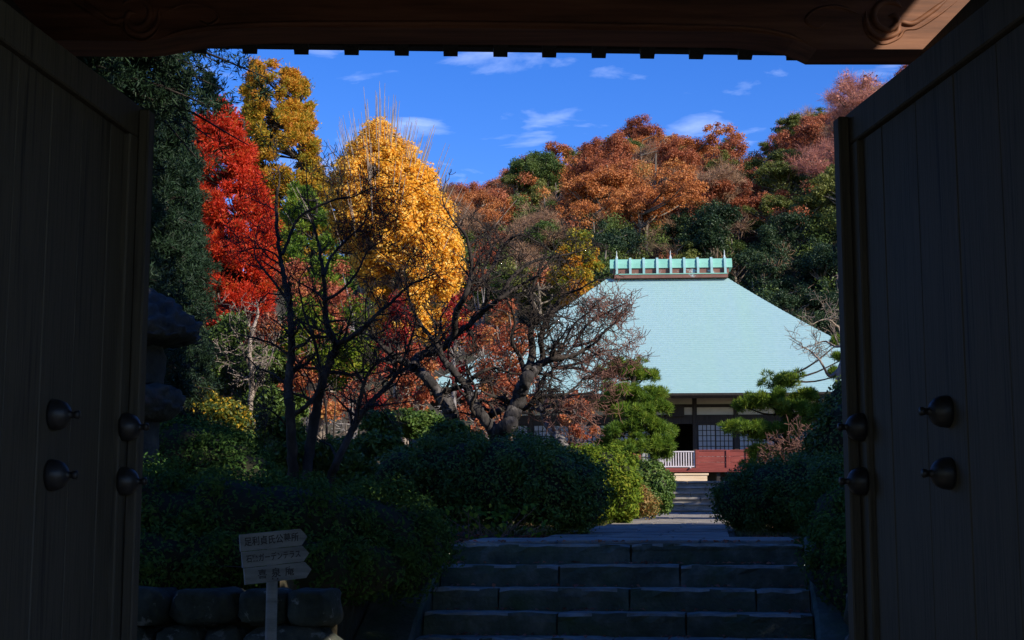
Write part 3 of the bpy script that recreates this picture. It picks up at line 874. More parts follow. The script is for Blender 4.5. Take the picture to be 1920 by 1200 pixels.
# body: floor, columns, beams, plaster, doors
YW = -6.0                       # front wall plane
YD = -7.35                      # veranda edge
zfl = hz(880, 66.6)
z1, z2, z3, z4, z5, z6 = hz(845, 68), hz(797, 68), hz(780, 68), hz(766, 68), hz(760, 68), hz(744, 68) + .35
colx = [-8.25, -6.42, -4.58, -2.75, -0.92, 0.92, 2.75, 4.58, 6.42, 8.25]
for x in colx:
    m = MB(); m.box(x - .10, x + .10, YW - .10, YW + .10, zfl, z6, bev=.02); H(m, 'column', M_['dark_wood'])
for za, zb_, pr in ((z2, z3, .06), (z4, z5, .05), (z6 - .38, z6, .055)):
    for a, b in zip(colx[:-1], colx[1:]):
        m = MB(); m.box(a + .102, b - .102, YW - pr, YW + pr, za, zb_); H(m, 'beam', M_['dark_wood'])
for za, zb_ in ((z3 + .002, z4 - .002), (z5 + .002, z6 - .382)):
    for a, b in zip(colx[:-1], colx[1:]):
        m = MB(); m.box(a + .103, b - .103, YW - .02, YW + .02, za, zb_); H(m, 'plaster_panel', M_['plaster'])
# dark interior shell
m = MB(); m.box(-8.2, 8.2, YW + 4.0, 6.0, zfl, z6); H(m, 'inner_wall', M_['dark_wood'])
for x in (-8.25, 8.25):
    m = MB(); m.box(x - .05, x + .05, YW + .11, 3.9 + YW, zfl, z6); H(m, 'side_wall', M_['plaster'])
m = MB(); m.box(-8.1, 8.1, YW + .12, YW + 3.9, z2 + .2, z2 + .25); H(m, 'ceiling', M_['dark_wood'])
# sliding lattice doors: two leaves a bay, the middle bay part open
def leaf(x0, x1, y, z0, zt, paper=True):
    lf = bpy.data.objects.new('lattice_door', None); lf.parent = hall; lf.location = ((x0 + x1) / 2, y, z0); C.objects.link(lf)
    w, h = (x1 - x0) / 2, zt - z0
    fr = MB()
    fr.box(-w, -w + .05, -.022, .022, 0, h); fr.box(w - .05, w, -.022, .022, 0, h)
    fr.box(-w + .051, w - .051, -.022, .022, h - .05, h); fr.box(-w + .051, w - .051, -.022, .022, 0, .05)
    put('frame', np.array(fr.v), fr.f, M_['dark_wood'], lf, world=False)
    p = MB(); p.box(-w + .05, w - .05, .004, .010, .05, h - .05)
    put('paper', np.array(p.v), p.f, M_['paper'] if paper else M_['dark_wood'], lf, world=False)
    nx, nzz = 4, 7
    for i in range(1, nx):
        b = MB(); x = -w + .05 + (2 * w - .1) * i / nx; b.box(x - .016, x + .016, -.014, .002, .05, h - .05); put('lattice_bar', np.array(b.v), b.f, M_['dark_wood'], lf, world=False)
    for i in range(1, nzz):
        b = MB(); z = .05 + (h - .1) * i / nzz; b.box(-w + .052, w - .052, -.018, -.0145, z - .016, z + .016); put('lattice_bar', np.array(b.v), b.f, M_['dark_wood'], lf, world=False)
zdoor = zfl + .28
for a, b in zip(colx[:-1], colx[1:]):
    mid = (a + b) / 2
    if abs(mid) < .2:
        leaf(a + .11, a + .8, YW + .03, zdoor, z2 - .01)
    else:
        leaf(a + .11, mid + .02, YW - .03, zdoor, z2 - .01)
        leaf(mid - .02, b - .11, YW + .03, zdoor, z2 - .01)
    m = MB(); m.box(a + .103, b - .103, YW - .04, YW + .04, zfl + .06, zdoor - .005); H(m, 'sill', M_['dark_wood'])
# veranda: floor, edge beam, red panelled railing
m = MB(); m.box(-9.4, 9.4, YD, YW + .09, zfl - .08, zfl); H(m, 'veranda_floor', M_['red_wood'])
m = MB(); m.box(-9.42, 9.42, YD - .05, YD - .003, zfl - .16, zfl + .02); H(m, 'veranda_edge', M_['red_wood'])
for x in np.linspace(-9.2, 9.2, 11):
    m = MB(); m.box(x - .08, x + .08, YD + .12, YD + .28, 0, zfl - .082); H(m, 'veranda_post', M_['dark_wood'])
m = MB(); m.box(-9.2, 9.2, YW - .05, YW + .05, -.1, zfl - .082); H(m, 'foundation', M_['dark_wood'])
zr0, zr1 = zfl + .02, hz(847, 66.6)
px_r = [-9.3, -7.6, -5.9, -4.3, -2.9, -1.6, .92, 2.25, 3.1, 4.6, 6.3, 8.0, 9.3]
YR = YD + .05
for x in px_r:
    tall = .10 if abs(x - 3.1) < .1 else 0
    m = MB(); m.box(x - .075, x + .075, YR - .075, YR + .075, zfl, zr1 + .03 + tall, bev=.01); H(m, 'railing_post', M_['red_wood'])
for a, b in zip(px_r[:-1], px_r[1:]):
    if a == -1.6: continue
    hgt = (zr1 - zr0) / 3
    for k in range(3):
        m = MB(); m.box(a + .077, b - .077, YR - .02 - .004 * (k % 2), YR + .02, zr0 + k * hgt + .004, zr0 + (k + 1) * hgt - .008, bev=.004); H(m, 'railing_board', M_['red_wood'])
    m = MB(); m.box(a + .077, b - .077, YR - .05, YR + .05, zr1 - .002, zr1 + .04); H(m, 'handrail', M_['red_wood'])
# hanging plaque over the doorway
m = MB(); m.box(-.35, .45, YW - .30, YW - .24, z3 - .10, z4 + .10, bev=.01); H(m, 'plaque', M_['dark_wood'])

# white slatted barrier across the middle bay of the railing (stands on the veranda)
bar = thing('slatted_barrier', HC + Vector((0, 0, 0)), 'low white slatted barrier standing across the hall entrance', 'barrier', rz=rad(-3.5))
def B_(m, name, mat): return put(name, np.array(m.v), m.f, mat, bar, world=False)
x0, x1 = -.70, .82
zb0, zb1 = zfl + .06, zr1 - .01
for z in (zb0, zb1 - .05):
    m = MB(); m.box(x0, x1, YR - .03, YR + .03, z, z + .05); B_(m, 'rail', M_['white_paint'])
for i in range(14):
    x = x0 + .03 + (x1 - x0 - .06) * i / 13
    m = MB(); m.box(x - .025, x + .025, YR - .015, YR + .015, zb0 + .052, zb1 - .052); B_(m, 'slat', M_['white_paint'])
for x in (x0 + .2, x1 - .2):
    m = MB(); m.box(x - .03, x + .03, YR - .2, YR + .2, zfl + .001, zb0 - .002); B_(m, 'foot', M_['white_paint'])
# pale offertory box in front of the veranda
obp = at(1292, 888, 64.6)
ob = thing('offertory_box', (obp.x, obp.y, 3.05), 'pale new wood offertory box at the head of the far steps', 'box', rz=rad(-3.5))
hgt = obp.z - 3.05
def O_(m, name): return put(name, np.array(m.v), m.f, M_['pale_wood'], ob, world=False)
for i in range(3):
    m = MB(); m.box(-.74, .74, -.30, -.27, .08 + i * (hgt - .16) / 3, .08 + (i + 1) * (hgt - .16) / 3 - .006, bev=.004); O_(m, 'front_board')
m = MB(); m.box(-.74, .74, .27, .30, .08, hgt - .08); O_(m, 'back_board')
for x in (-.72, .69):
    m = MB(); m.box(x, x + .03, -.268, .268, .08, hgt - .08); O_(m, 'end_board')
m = MB(); m.box(-.78, .78, -.34, .34, 0, .078, bev=.006); O_(m, 'plinth')
m = MB(); m.box(-.80, .80, -.33, -.26, hgt - .078, hgt); m.box(-.80, .80, .26, .33, hgt - .078, hgt); m.box(-.80, -.74, -.258, .258, hgt - .078, hgt); m.box(.74, .80, -.258, .258, hgt - .078, hgt); O_(m, 'top_frame')
for i in range(7):
    y = -.22 + i * .0733
    m = MB(); m.box(-.738, .738, y - .018, y + .018, hgt - .06, hgt - .01); O_(m, 'slat')

# ------------------------------------------------------------------ direction sign
sp_ = at(510, 1095, 7.35)
sign = thing('direction_sign', (sp_.x, sp_.y, 0), 'weathered wooden post sign with three arrow boards pointing right', 'sign')
Rs = Matrix.Translation((0, 0, 0)) @ Matrix.Rotation(rad(24), 4, 'Z')
def Sg(m, name, mat): 
    return put(name, np.array([Rs @ Vector(p) for p in m.v]), m.f, mat, sign, world=False)
m = MB(); m.lathe([(.030, 0), (.030, .6), (.027, at(510, 1010, 7.35).z)], 12); Sg(m, 'post', M_['sign_wood'])
txt = ['足利貞氏公墓所', '石窯ガーデンテラス', '喜泉庵']
bw = 0.163
hb = [at(450, y, 7.35).z for y in (1001, 1033.5, 1064, 1095.5)]
for i in range(3):
    zt_, zb_ = hb[i] , hb[i + 1] + .003
    sh = (0, .004, .010)[i]
    h = zt_ - zb_
    zt_ += .012; zb_ += .012
    tip = .030
    poly = [(-bw + sh, zb_), (bw - tip + sh, zb_), (bw + sh, (zb_ + zt_) / 2), (bw - tip + sh, zt_), (-bw + sh, zt_)]
    zc_ = (hb[0] + hb[3]) / 2
    TL_ = Matrix.Translation((0, 0, zc_)) @ Matrix.Rotation(rad(-5.5), 4, 'Y') @ Matrix.Translation((0, 0, -zc_))
    m = MB(); m.prism(poly, -.052, -.032, 'y', TL_)
    bo = Sg(m, 'arrow_board', M_['sign_wood'])
    cu = bpy.data.curves.new('lettering', 'FONT')
    cu.body = txt[i]; cu.align_x = 'CENTER'; cu.align_y = 'CENTER'; cu.size = h * (.56, .52, .60)[i]
    if i == 2: cu.space_character = 1.9
    cu.extrude = 0.0004; cu.offset = 0.0006
    to = bpy.data.objects.new('lettering', cu); C.objects.link(to)
    me = bpy.data.meshes.new_from_object(to.evaluated_get(bpy.context.evaluated_depsgraph_get()))
    bpy.data.objects.remove(to)
    me.materials.clear(); me.materials.append(M_['ink'])
    TM = Rs @ TL_ @ Matrix.Translation((-.012 + sh, -.0526, (zb_ + zt_) / 2)) @ Matrix.Rotation(rad(90), 4, 'X')
    xs = [v.co.x for v in me.vertices]
    k = min(1.0, (.265 if i < 2 else .22) / max(1e-6, (max(xs) - min(xs))))
    me.transform(TM @ Matrix.Diagonal((k, 1, 1, 1)))
    lo = bpy.data.objects.new('lettering', me); C.objects.link(lo); lo.parent = bo
for z in ((hb[2] + hb[3]) / 2 - .012,):
    for x in (-.012, .012):
        m = MB(); m.lathe([(.004, 0), (.004, .003), (.002, .005)], 8, Matrix.Translation((x, -.0525, z)) @ Matrix.Rotation(rad(90), 4, 'X')); Sg(m, 'nail', M_['iron'])

# ------------------------------------------------------------------ stone lantern
lx = at(266, 700, 11.6)
lan = thing('stone_lantern', (lx.x, lx.y, 1.35), 'rustic stone lantern with broad rounded cap behind the left door', 'lantern')
def lz(py): return at(266, py, 11.6).z - 1.35
def Lr(prof, name, seg=72, amp=.03, mat=None, f=2.0, sx=1.0):
    pf = smooth_path([(a, 0, b) for a, b in prof], len(prof) * 5)
    m = MB(); m.lathe([(max(.005, p[0]), p[2]) for p in pf], 72)
    V = np.array(m.v)
    V[:, 0] *= sx
    d = amp * nz(V[:, 0] * 7 * f, V[:, 1] * 7 * f, V[:, 2] * 7 * f, 2.0)
    d = d + amp * .15 * nz(V[:, 0] * 31, V[:, 1] * 29, V[:, 2] * 33, 5.0) + amp * .3 * np.abs(nz(V[:, 0] * 13, V[:, 1] * 11, V[:, 2] * 17, 8.0))
    V += V * np.array([1, 1, 0.12]) * d[:, None] * 2
    return put(name, V, m.f, M_['lantern_stone'], lan, True, world=False)
Lr([(.10, lz(652)), (.36, lz(642)), (.405, lz(632)), (.41, lz(618)), (.37, lz(602)), (.28, lz(578)), (.19, lz(560)), (.10, lz(548)), (.03, lz(543))], 'cap', 40, .07)
m = MB()
Lr([(.165, lz(722)), (.172, lz(700)), (.178, lz(686)), (.172, lz(668)), (.150, lz(648))], 'firebox', 32, .02)
mw = Matrix.Translation((.03, -.160, lz(684))) @ Matrix.Rotation(rad(90), 4, 'X')
m = MB(); m.lathe([(.052, -.02), (.056, .016), (.050, .018)], 20, mw); put('window', np.array(m.v), m.f, M_['iron'], lan, True, world=False)
Lr([(.14, lz(792)), (.24, lz(784)), (.30, lz(768)), (.315, lz(750)), (.29, lz(732)), (.20, lz(723))], 'platform', 36, .05)
Lr([(.17, -.1), (.15, .3), (.14, lz(793))], 'shaft', 20, .04)

# ------------------------------------------------------------------ hedges and shrubs
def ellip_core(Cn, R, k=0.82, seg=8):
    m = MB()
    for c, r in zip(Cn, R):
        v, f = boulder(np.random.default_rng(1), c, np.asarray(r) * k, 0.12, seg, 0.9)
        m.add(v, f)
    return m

def bush(name, label, blobs, per, leaf, Ln, Wd, seed, cat='hedge', group=None, shell=0.35, outb=0.6, core=True, tmix=0.35, stems=True):
    rng = np.random.default_rng(seed)
    Cn = np.array([b[0] for b in blobs], float); R = np.array([b[1] for b in blobs], float)
    base = Vector((Cn[:, 0].mean(), Cn[:, 1].mean(), float(terr(Cn[:, 0].mean(), Cn[:, 1].mean()))))
    t = thing(name, base, label, cat, group)
    # split every clump into many small tufts on its surface so the outline is uneven
    sC, sR = [], []
    for c, r in zip(Cn, R):
        n = int(26 * max(1, r[0] * r[1] * 3))
        d = unit(rng.normal(size=(n, 3)))
        sC.append(c + d * r * rng.uniform(.88, 1.01, (n, 1))); sR.append(np.full((n, 3), 1.0) * rng.uniform(.08, .15, (n, 1)) * (0.5 + r.mean()))
    sC, sR = np.concatenate(sC), np.concatenate(sR)
    keep = sC[:, 2] > terr(sC[:, 0], sC[:, 1]) - .05
    a = blob_leaves(rng, Cn, R, per, Ln, Wd, shell, outb, tmix=tmix)
    b = blob_leaves(rng, sC[keep], sR[keep], max(8, int(per * len(Cn) * 0.9 / keep.sum())), Ln, Wd, .8, outb, tmix=tmix)
    V, F, T = join([a, b])
    put('foliage', V, F, LEAF[leaf], t, tone=T)
    if core:
        m = ellip_core(Cn, R); m.put('twigs', M_['core'], t, smooth=True)
    return t

def E(px, py, Y, rx, ry, rz): return (np.array(at(px, py, Y)), np.array([rx, ry, rz]))
# front clipped azalea mass on the left retaining wall
bl = [E(330, 1010, 9.7, .55, .75, .40), E(440, 1000, 9.8, .60, .80, .42), E(560, 1010, 9.9, .60, .80, .40), E(680, 1020, 10.2, .52, .75, .38), E(760, 1030, 10.5, .30, .7, .36), E(250, 990, 9.7, .5, .7, .42),
      E(400, 1060, 9.3, .6, .55, .24), E(540, 1065, 9.4, .55, .55, .24), E(650, 1065, 9.7, .45, .5, .22), E(300, 1060, 9.2, .5, .5, .24), E(180, 1010, 9.6, .5, .7, .42)]
bush('azalea_hedge', 'large clipped dark azalea mass above the stone wall behind the arrow sign', bl, 5200, 'azalea', .034, .016, 21)
bl = [E(350, 860, 12.6, .42, .5, .34), E(300, 850, 12.8, .5, .5, .34), E(420, 875, 12.4, .35, .4, .26), E(250, 855, 12.8, .4, .5, .34), E(460, 890, 12.3, .28, .4, .2)]
bush('clipped_shrub', 'rounded dark green shrub below the stone lantern', bl, 3600, 'azalea', .034, .018, 22, 'shrub')
# mid hedge along the left of the path
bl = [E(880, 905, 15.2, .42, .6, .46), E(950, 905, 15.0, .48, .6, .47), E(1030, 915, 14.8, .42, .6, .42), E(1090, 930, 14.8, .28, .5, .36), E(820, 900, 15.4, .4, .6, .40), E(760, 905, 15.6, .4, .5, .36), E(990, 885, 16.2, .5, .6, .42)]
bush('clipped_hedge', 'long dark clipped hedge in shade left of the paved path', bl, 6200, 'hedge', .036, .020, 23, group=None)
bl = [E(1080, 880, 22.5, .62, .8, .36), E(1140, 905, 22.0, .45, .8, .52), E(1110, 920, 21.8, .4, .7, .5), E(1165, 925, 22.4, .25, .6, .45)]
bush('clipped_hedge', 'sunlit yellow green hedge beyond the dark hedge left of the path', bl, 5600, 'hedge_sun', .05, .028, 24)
bl = [E(1215, 905, 27.5, .42, .5, .34), E(1190, 900, 27.8, .4, .5, .36), E(1235, 925, 27.2, .24, .4, .36), E(1205, 940, 27.0, .34, .4, .25)]
bush('clipped_shrub', 'round dark green bush beside the far steps, left side', bl, 5200, 'hedge', .055, .03, 25, 'shrub')
bl = [E(1188, 932, 25.0, .25, .35, .21), E(1210, 945, 24.6, .2, .3, .18), E(1168, 948, 24.4, .22, .3, .17)]
bush('autumn_shrub', 'low yellow bronze shrub at the foot of the sunlit hedge', bl, 900, 'bronze', .045, .025, 26, 'shrub', core=False, shell=.9)
# right side hedges
bl = [E(1395, 935, 16.5, .30, .6, .34), E(1440, 930, 16.2, .34, .6, .36), E(1500, 925, 16.0, .40, .6, .40), E(1560, 930, 15.6, .36, .6, .42), E(1640, 930, 15.4, .5, .6, .42)]
bush('clipped_hedge', 'dark hedge in shade right of the path, below the pruned pine', bl, 5600, 'hedge', .036, .020, 27)
bl = [E(1580, 1010, 11.6, .30, .6, .46), E(1640, 1010, 11.4, .36, .6, .50), E(1565, 1075, 10.7, .20, .5, .34), E(1620, 1090, 10.4, .3, .5, .34), E(1720, 1030, 11.2, .4, .6, .50)]
bush('azalea_hedge', 'dark azalea bush beside the right edge of the near steps', bl, 3600, 'azalea', .034, .018, 28)
bl = [E(1560, 850, 19.0, .35, .5, .42), E(1530, 880, 19.2, .36, .5, .30), E(1600, 830, 18.8, .5, .5, .6), E(1590, 770, 19.4, .32, .5, .4)]
bush('evergreen_shrub', 'dark glossy evergreen shrub against the right door edge', bl, 2600, 'shrub', .06, .032, 29, 'shrub', shell=.7)
# shrubs of the left garden
def shrub(label, px, py, Y, rx, rz, leaf, per, Ln, Wd, seed, n=14, core=False, cat='shrub', name='garden_shrub', group=None):
    rng = np.random.default_rng(seed)
    c = np.array(at(px, py, Y))
    bl = []
    for i in range(n):
        d = unit(rng.normal(size=3)) * rng.random() ** .4
        r = rng.uniform(.22, .42)
        bl.append((c + d * np.array([rx, rx * .8, rz]), np.array([rx * r, rx * r, rz * r * .9])))
    t = bush(name, label, bl, per, leaf, Ln, Wd, seed + 1, cat, group, shell=.8, outb=.35, core=core)
    # stems reaching the ground
    gz_ = float(terr(c[0], c[1]))
    paths = []
    for b in bl[::2]:
        p0 = np.array([c[0] + rng.normal() * .08, c[1] + rng.normal() * .08, gz_ - .05])
        mid = (p0 + b[0]) / 2 + rng.normal(size=3) * .08
        paths.append((smooth_path([p0, mid, b[0]], 7), np.linspace(.018, .006, 7)))
    V, F = tube_mesh(paths, 5)
    put('stems', V, F, M_['bark'], t, smooth=True)
    return t
shrub('sparse shrub with bright yellow leaves beside the stone lantern', 400, 775, 25, .66, .5, 'yellow_shrub', 130, .075, .045, 31)
shrub('small shrub of yellow and green leaves by the pale trunk', 440, 800, 23, .34, .32, 'yellow_shrub', 180, .06, .04, 33)
shrub('bright green shrub low behind the many-stemmed tree', 470, 835, 22, .40, .24, 'hedge', 420, .05, .03, 35)
shrub('sunlit green shrub behind the leaning plum trunks', 770, 800, 24, .85, .36, 'hedge', 800, .06, .035, 37)
shrub('leafy green shrub between the many-stemmed tree and the dark hedge', 690, 850, 18, .55, .42, 'shrub', 420, .07, .035, 39)
shrub('loose green camellia behind the many-stemmed tree', 625, 640, 26, .75, .8, 'hedge_sun', 190, .075, .04, 41, n=16)
shrub('dark broadleaf evergreen behind the pale trunk', 440, 690, 29, .9, 1.0, 'shrub', 700, .085, .045, 43, n=20)
shrub('green camellia left of the many-stemmed tree', 540, 800, 20, .42, .5, 'shrub', 420, .07, .04, 45, n=16)
shrub('low leafy shrub at the foot of the many-stemmed tree', 600, 880, 14.6, .55, .28, 'shrub', 420, .055, .03, 47)
shrub('low evergreen shrub between plum trunks and hedge', 850, 850, 17.6, .5, .3, 'shrub', 420, .055, .03, 49)

# broad-leaved plant at the foot of the dark hedge
rng = np.random.default_rng(51)
pc = at(925, 950, 13.3)
bp = thing('broadleaf_plant', (pc.x, pc.y, float(terr(pc.x, pc.y))), 'yellow green broad-leaved plant at the foot of the dark hedge', 'plant')
P = np.stack([pc.x + rng.normal(size=130) * .22, pc.y + rng.normal(size=130) * .12, float(terr(pc.x, pc.y)) + rng.uniform(.02, .34, 130)], 1)
V, F, T = leaves(rng, P, rng.normal(size=(130, 3)) * .5 + np.array([0, -.6, .6]), .060, .042, rng.random(130) ** 2)
put('leaves', V, F, LEAF['hedge_sun'], bp, tone=T)
V, F = tube_mesh([(smooth_path([np.array([pc.x + rng.normal() * .1, pc.y, float(terr(pc.x, pc.y))]), p - np.array([0, 0, .05]), p], 5), np.linspace(.004, .002, 5)) for p in P[::5]], 3)
put('stems', V, F, M_['twig_red'], bp)

# fallen leaves and thin grass
def litter(name, label, pts, mat, Ln, Wd, seed):
    rng = np.random.default_rng(seed)
    P = np.array(pts); P[:, 2] = terr(P[:, 0], P[:, 1]) + .012
    V, F, T = leaves(rng, P, rng.normal(size=P.shape) * .3 + np.array([0, 0, 1]), Ln, Wd, rng.random(len(P)))
    o = put(name, V, F, mat, tone=T, kind='stuff'); o['label'] = label
    return o
rng = np.random.default_rng(61)
pp = []
tread_leaves = []
for i in range(2600):
    s = rng.uniform(1, 28); t = -1.0 - rng.exponential(.35)
    pp.append(loc2w(s, t))
for i in range(900):
    s = rng.uniform(2, 26); t = 1.0 + rng.exponential(.3)
    pp.append(loc2w(s, t))
for i in range(420):
    k = int(rng.integers(0, 9))
    q_ = loc2w(-k * TREAD + rng.uniform(.03, .30), rng.uniform(-1.3, 1.3), LAND - k * RISER + .014)
    tread_leaves.append(q_)
litter('fallen_leaves', 'scattered brown and red fallen leaves along the path edge', pp, LEAF['h_rust'], .06, .045, 62)
rng = np.random.default_rng(66)
TL = np.array(tread_leaves)
V, F, T = leaves(rng, TL, rng.normal(size=TL.shape) * .25 + np.array([0, 0, 1]), .045, .032, rng.random(len(TL)))
tag(put('fallen_leaves', V, F, LEAF['h_rust'], tone=T, kind='stuff'), 'brown leaves dropped on the near stone steps')
rng = np.random.default_rng(63)
n = 16000
s = rng.uniform(4, 27, n); t = np.where(rng.random(n) < .7, -.88 - rng.random(n) ** 1.5 * 1.4, .88 + rng.random(n) ** 1.5 * .7)
P = np.stack([TOP[0] + Uf[0] * s + Vr[0] * t, TOP[1] + Uf[1] * s + Vr[1] * t, np.zeros(n)], 1)
P[:, 2] = terr(P[:, 0], P[:, 1]) + .03
ax = rng.normal(size=(n, 3)) * .35 + np.array([0, 0, 1])
V, F, T = leaves(rng, P, rng.normal(size=(n, 3)), .08, .008, rng.random(n), axis=ax)
M_['grass'] = leaf_mat('grass_blade', [(0.07, 0.08, 0.025), (0.13, 0.13, 0.035), (0.22, 0.18, 0.06)], .2)
o = put('grass', V, F, M_['grass'], tone=T, kind='stuff'); o['label'] = 'thin dry grass beside the paving stones'

# ------------------------------------------------------------------ bare garden trees, traced limbs plus grown twigs
def bare_tree(name, label, Y, limbs, seed, base_py, cat='tree', bark='bark', group=None, twig=(3, 4), gn=.42, tlen=(.5, .9), dep=.5, up=.06, trunk_n=1, levels=2, rmin=.0035, kids=(4, 3), twig_mat=None, fat=1.0, trunk_bark=None):
    """limbs: list of (pixel points, r0, r1 in px, twig density)"""
    rng = np.random.default_rng(seed)
    b0 = at(limbs[0][0][0][0], limbs[0][0][0][1], Y)
    gzv = float(terr(b0.x, b0.y))
    t = thing(name, (b0.x, b0.y, gzv), label, cat, group)
    m_px = Y / F_PX
    twigs = []
    for li, (pts, r0, r1, dens) in enumerate(limbs):
        r0, r1 = r0 * fat, r1 * fat
        n = len(pts)
        yo = np.cumsum(rng.normal(size=n) * dep * .35); yo -= yo[0]
        if li >= trunk_n: yo = yo + rng.uniform(-dep, dep) * np.linspace(0, 1, n)
        W3 = [np.array(at(p[0], p[1], Y + yo[i])) for i, p in enumerate(pts)]
        if li < trunk_n or dens < 0:                     # carry trunks down into the soil
            w0 = W3[0].copy(); w0[2] = min(w0[2] - .3, gzv - .15)
            w0[0] += (W3[0][0] - W3[1][0]) * .4
            if W3[0][2] > gzv: W3 = [w0] + W3
        nn = max(6, len(W3) * 9)
        p = smooth_path(W3, nn)
        p[1:-1] += rng.normal(size=(nn - 2, 3)) * .16 * m_px * max(2, r0 * .5)
        r = np.linspace(r0, r1, nn) * m_px * (1 + .04 * np.sin(np.arange(nn) * 1.3 + seed))
        if li < trunk_n: r[:3] *= np.array([1.5, 1.25, 1.1])
        V, F = tube_mesh([(p, r)], 14)
        put('trunk' if li < trunk_n or dens < 0 else 'limb', V, F, M_[trunk_bark if trunk_bark and (li < trunk_n or dens < 0) else bark], t, smooth=True)
        k = int(abs(dens))
        for j in range(k):
            i = rng.integers(max(1, int(nn * .25)), nn)
            dd = unit(p[min(i, nn - 1)] - p[i - 1])
            side = unit(np.cross(dd, rng.normal(size=3)))
            nd = unit(dd * .5 + side + np.array([0, 0, .25]))
            grow(rng, twigs, p[i].copy(), nd, rng.uniform(*tlen), max(rmin, r[i] * .5), levels, gn, up, .10, kids, .55, .9, rmin)
        grow(rng, twigs, p[-1].copy(), unit(p[-1] - p[-3]), rng.uniform(*tlen), max(rmin, r[-1]), levels, gn * .8, up, .10, kids, .55, .9, rmin)
    V, F = tube_mesh(twigs, 4)
    put('twigs', V, F, M_[twig_mat or bark], t, smooth=True, kind='stuff')
    return t

LA = [([(550, 905), (544, 779), (541, 725), (546, 671), (546, 621), (542, 567), (532, 517), (523, 463), (518, 380), (523, 347)], 11, 2.2, 14),
      ([(572, 905), (590, 787), (602, 725), (621, 671), (629, 648), (613, 606), (610, 563), (606, 517), (597, 457), (582, 403)], 11, 2.0, -16),
      ([(620, 905), (633, 864), (663, 802), (687, 764), (710, 740), (733, 717), (748, 694), (770, 640)], 9, 2.2, -16),
      ([(530, 477), (557, 413), (590, 390), (633, 373), (660, 370), (700, 350)], 3.2, 1.2, 16),
      ([(629, 648), (656, 633), (679, 617), (706, 590), (733, 567), (767, 536), (800, 520)], 5.5, 1.6, 20),
      ([(663, 802), (679, 733), (690, 702), (710, 679), (737, 667), (780, 655)], 4.5, 1.4, 16),
      ([(544, 779), (570, 765), (595, 735), (600, 700), (590, 640), (572, 590), (560, 540)], 5, 1.5, 16),
      ([(546, 621), (560, 600), (585, 628), (610, 632), (625, 630)], 3, 2, 7),
      ([(541, 567), (515, 530), (490, 500), (478, 478), (480, 440)], 3, 1.0, 12),
      ([(546, 671), (520, 650), (500, 640), (470, 632), (440, 625)], 2.6, .9, 12),
      ([(610, 563), (640, 545), (670, 510), (690, 470), (720, 450)], 3.2, 1.0, 17),
      ([(606, 517), (622, 480), (650, 450), (680, 420), (690, 390)], 3.2, 1.0, 17),
      ([(541, 725), (510, 700), (485, 690), (462, 668)], 2.5, .9, 10),
      ([(540, 800), (515, 775), (492, 760)], 2.4, .9, 10)]
bare_tree('bare_tree', 'dark many-stemmed bare tree at left centre, in front of the yellow ginkgo', 14.2, LA, 101, 890, trunk_n=1, tlen=(.30, .70), dep=.25, gn=.32, kids=(4, 3), rmin=.0026, bark='bark')

LB = [([(938, 830), (952, 800), (968, 760), (987, 710), (1000, 694)], 17, 9, 2),
      ([(849, 840), (849, 790), (840, 760), (825, 741), (802, 710), (775, 690), (745, 672)], 14, 6, -6),
      ([(930, 830), (902, 779), (883, 748), (875, 725), (852, 698), (829, 671)], 11, 5, -6),
      ([(991, 700), (999, 656), (995, 621), (1003, 583), (995, 556), (1010, 510)], 7, 2, 12),
      ([(1000, 694), (1018, 680), (1041, 671), (1072, 667), (1095, 656), (1120, 640)], 7, 1.8, 14),
      ([(1000, 690), (1018, 671), (1014, 633), (1030, 594), (1057, 556), (1091, 540)], 6, 1.8, 15),
      ([(775, 690), (787, 667), (825, 656), (852, 629), (879, 610), (902, 586), (937, 560), (972, 536), (1010, 517)], 8, 1.8, 14),
      ([(852, 629), (856, 583), (872, 556), (883, 517), (883, 479), (872, 440), (850, 415)], 6, 1.6, 12),
      ([(883, 517), (902, 525), (926, 498), (941, 463), (975, 440), (1010, 455)], 4.5, 1.3, 12),
      ([(918, 779), (952, 764), (979, 768), (998, 756), (1010, 745), (1057, 741), (1085, 720)], 5.5, 1.6, 12),
      ([(806, 737), (864, 725), (895, 702), (925, 690), (960, 700)], 5, 1.5, 8),
      ([(745, 672), (720, 650), (700, 625), (690, 590)], 4.5, 1.4, 9),
      ([(829, 671), (815, 640), (790, 610), (770, 570), (760, 520)], 4.5, 1.3, 10),
      ([(745, 672), (735, 700), (715, 720), (690, 735)], 3.5, 1.2, 6),
      ([(937, 560), (960, 520), (1000, 490), (1050, 480), (1090, 470)], 4, 1.2, 12),
      ([(987, 710), (975, 670), (960, 640), (965, 600), (950, 560)], 4.5, 1.4, 10),
      ([(902, 586), (915, 550), (905, 510), (920, 470), (910, 430)], 3.6, 1.2, 10)]
bare_tree('plum_tree', 'gnarled dark plum tree with forked leaning trunks behind the dark hedge', 20.5, LB, 103, 830, tlen=(.35, .75), dep=.55, gn=.42, kids=(4, 3), rmin=.0044, fat=1.15, trunk_bark='bark_mid')
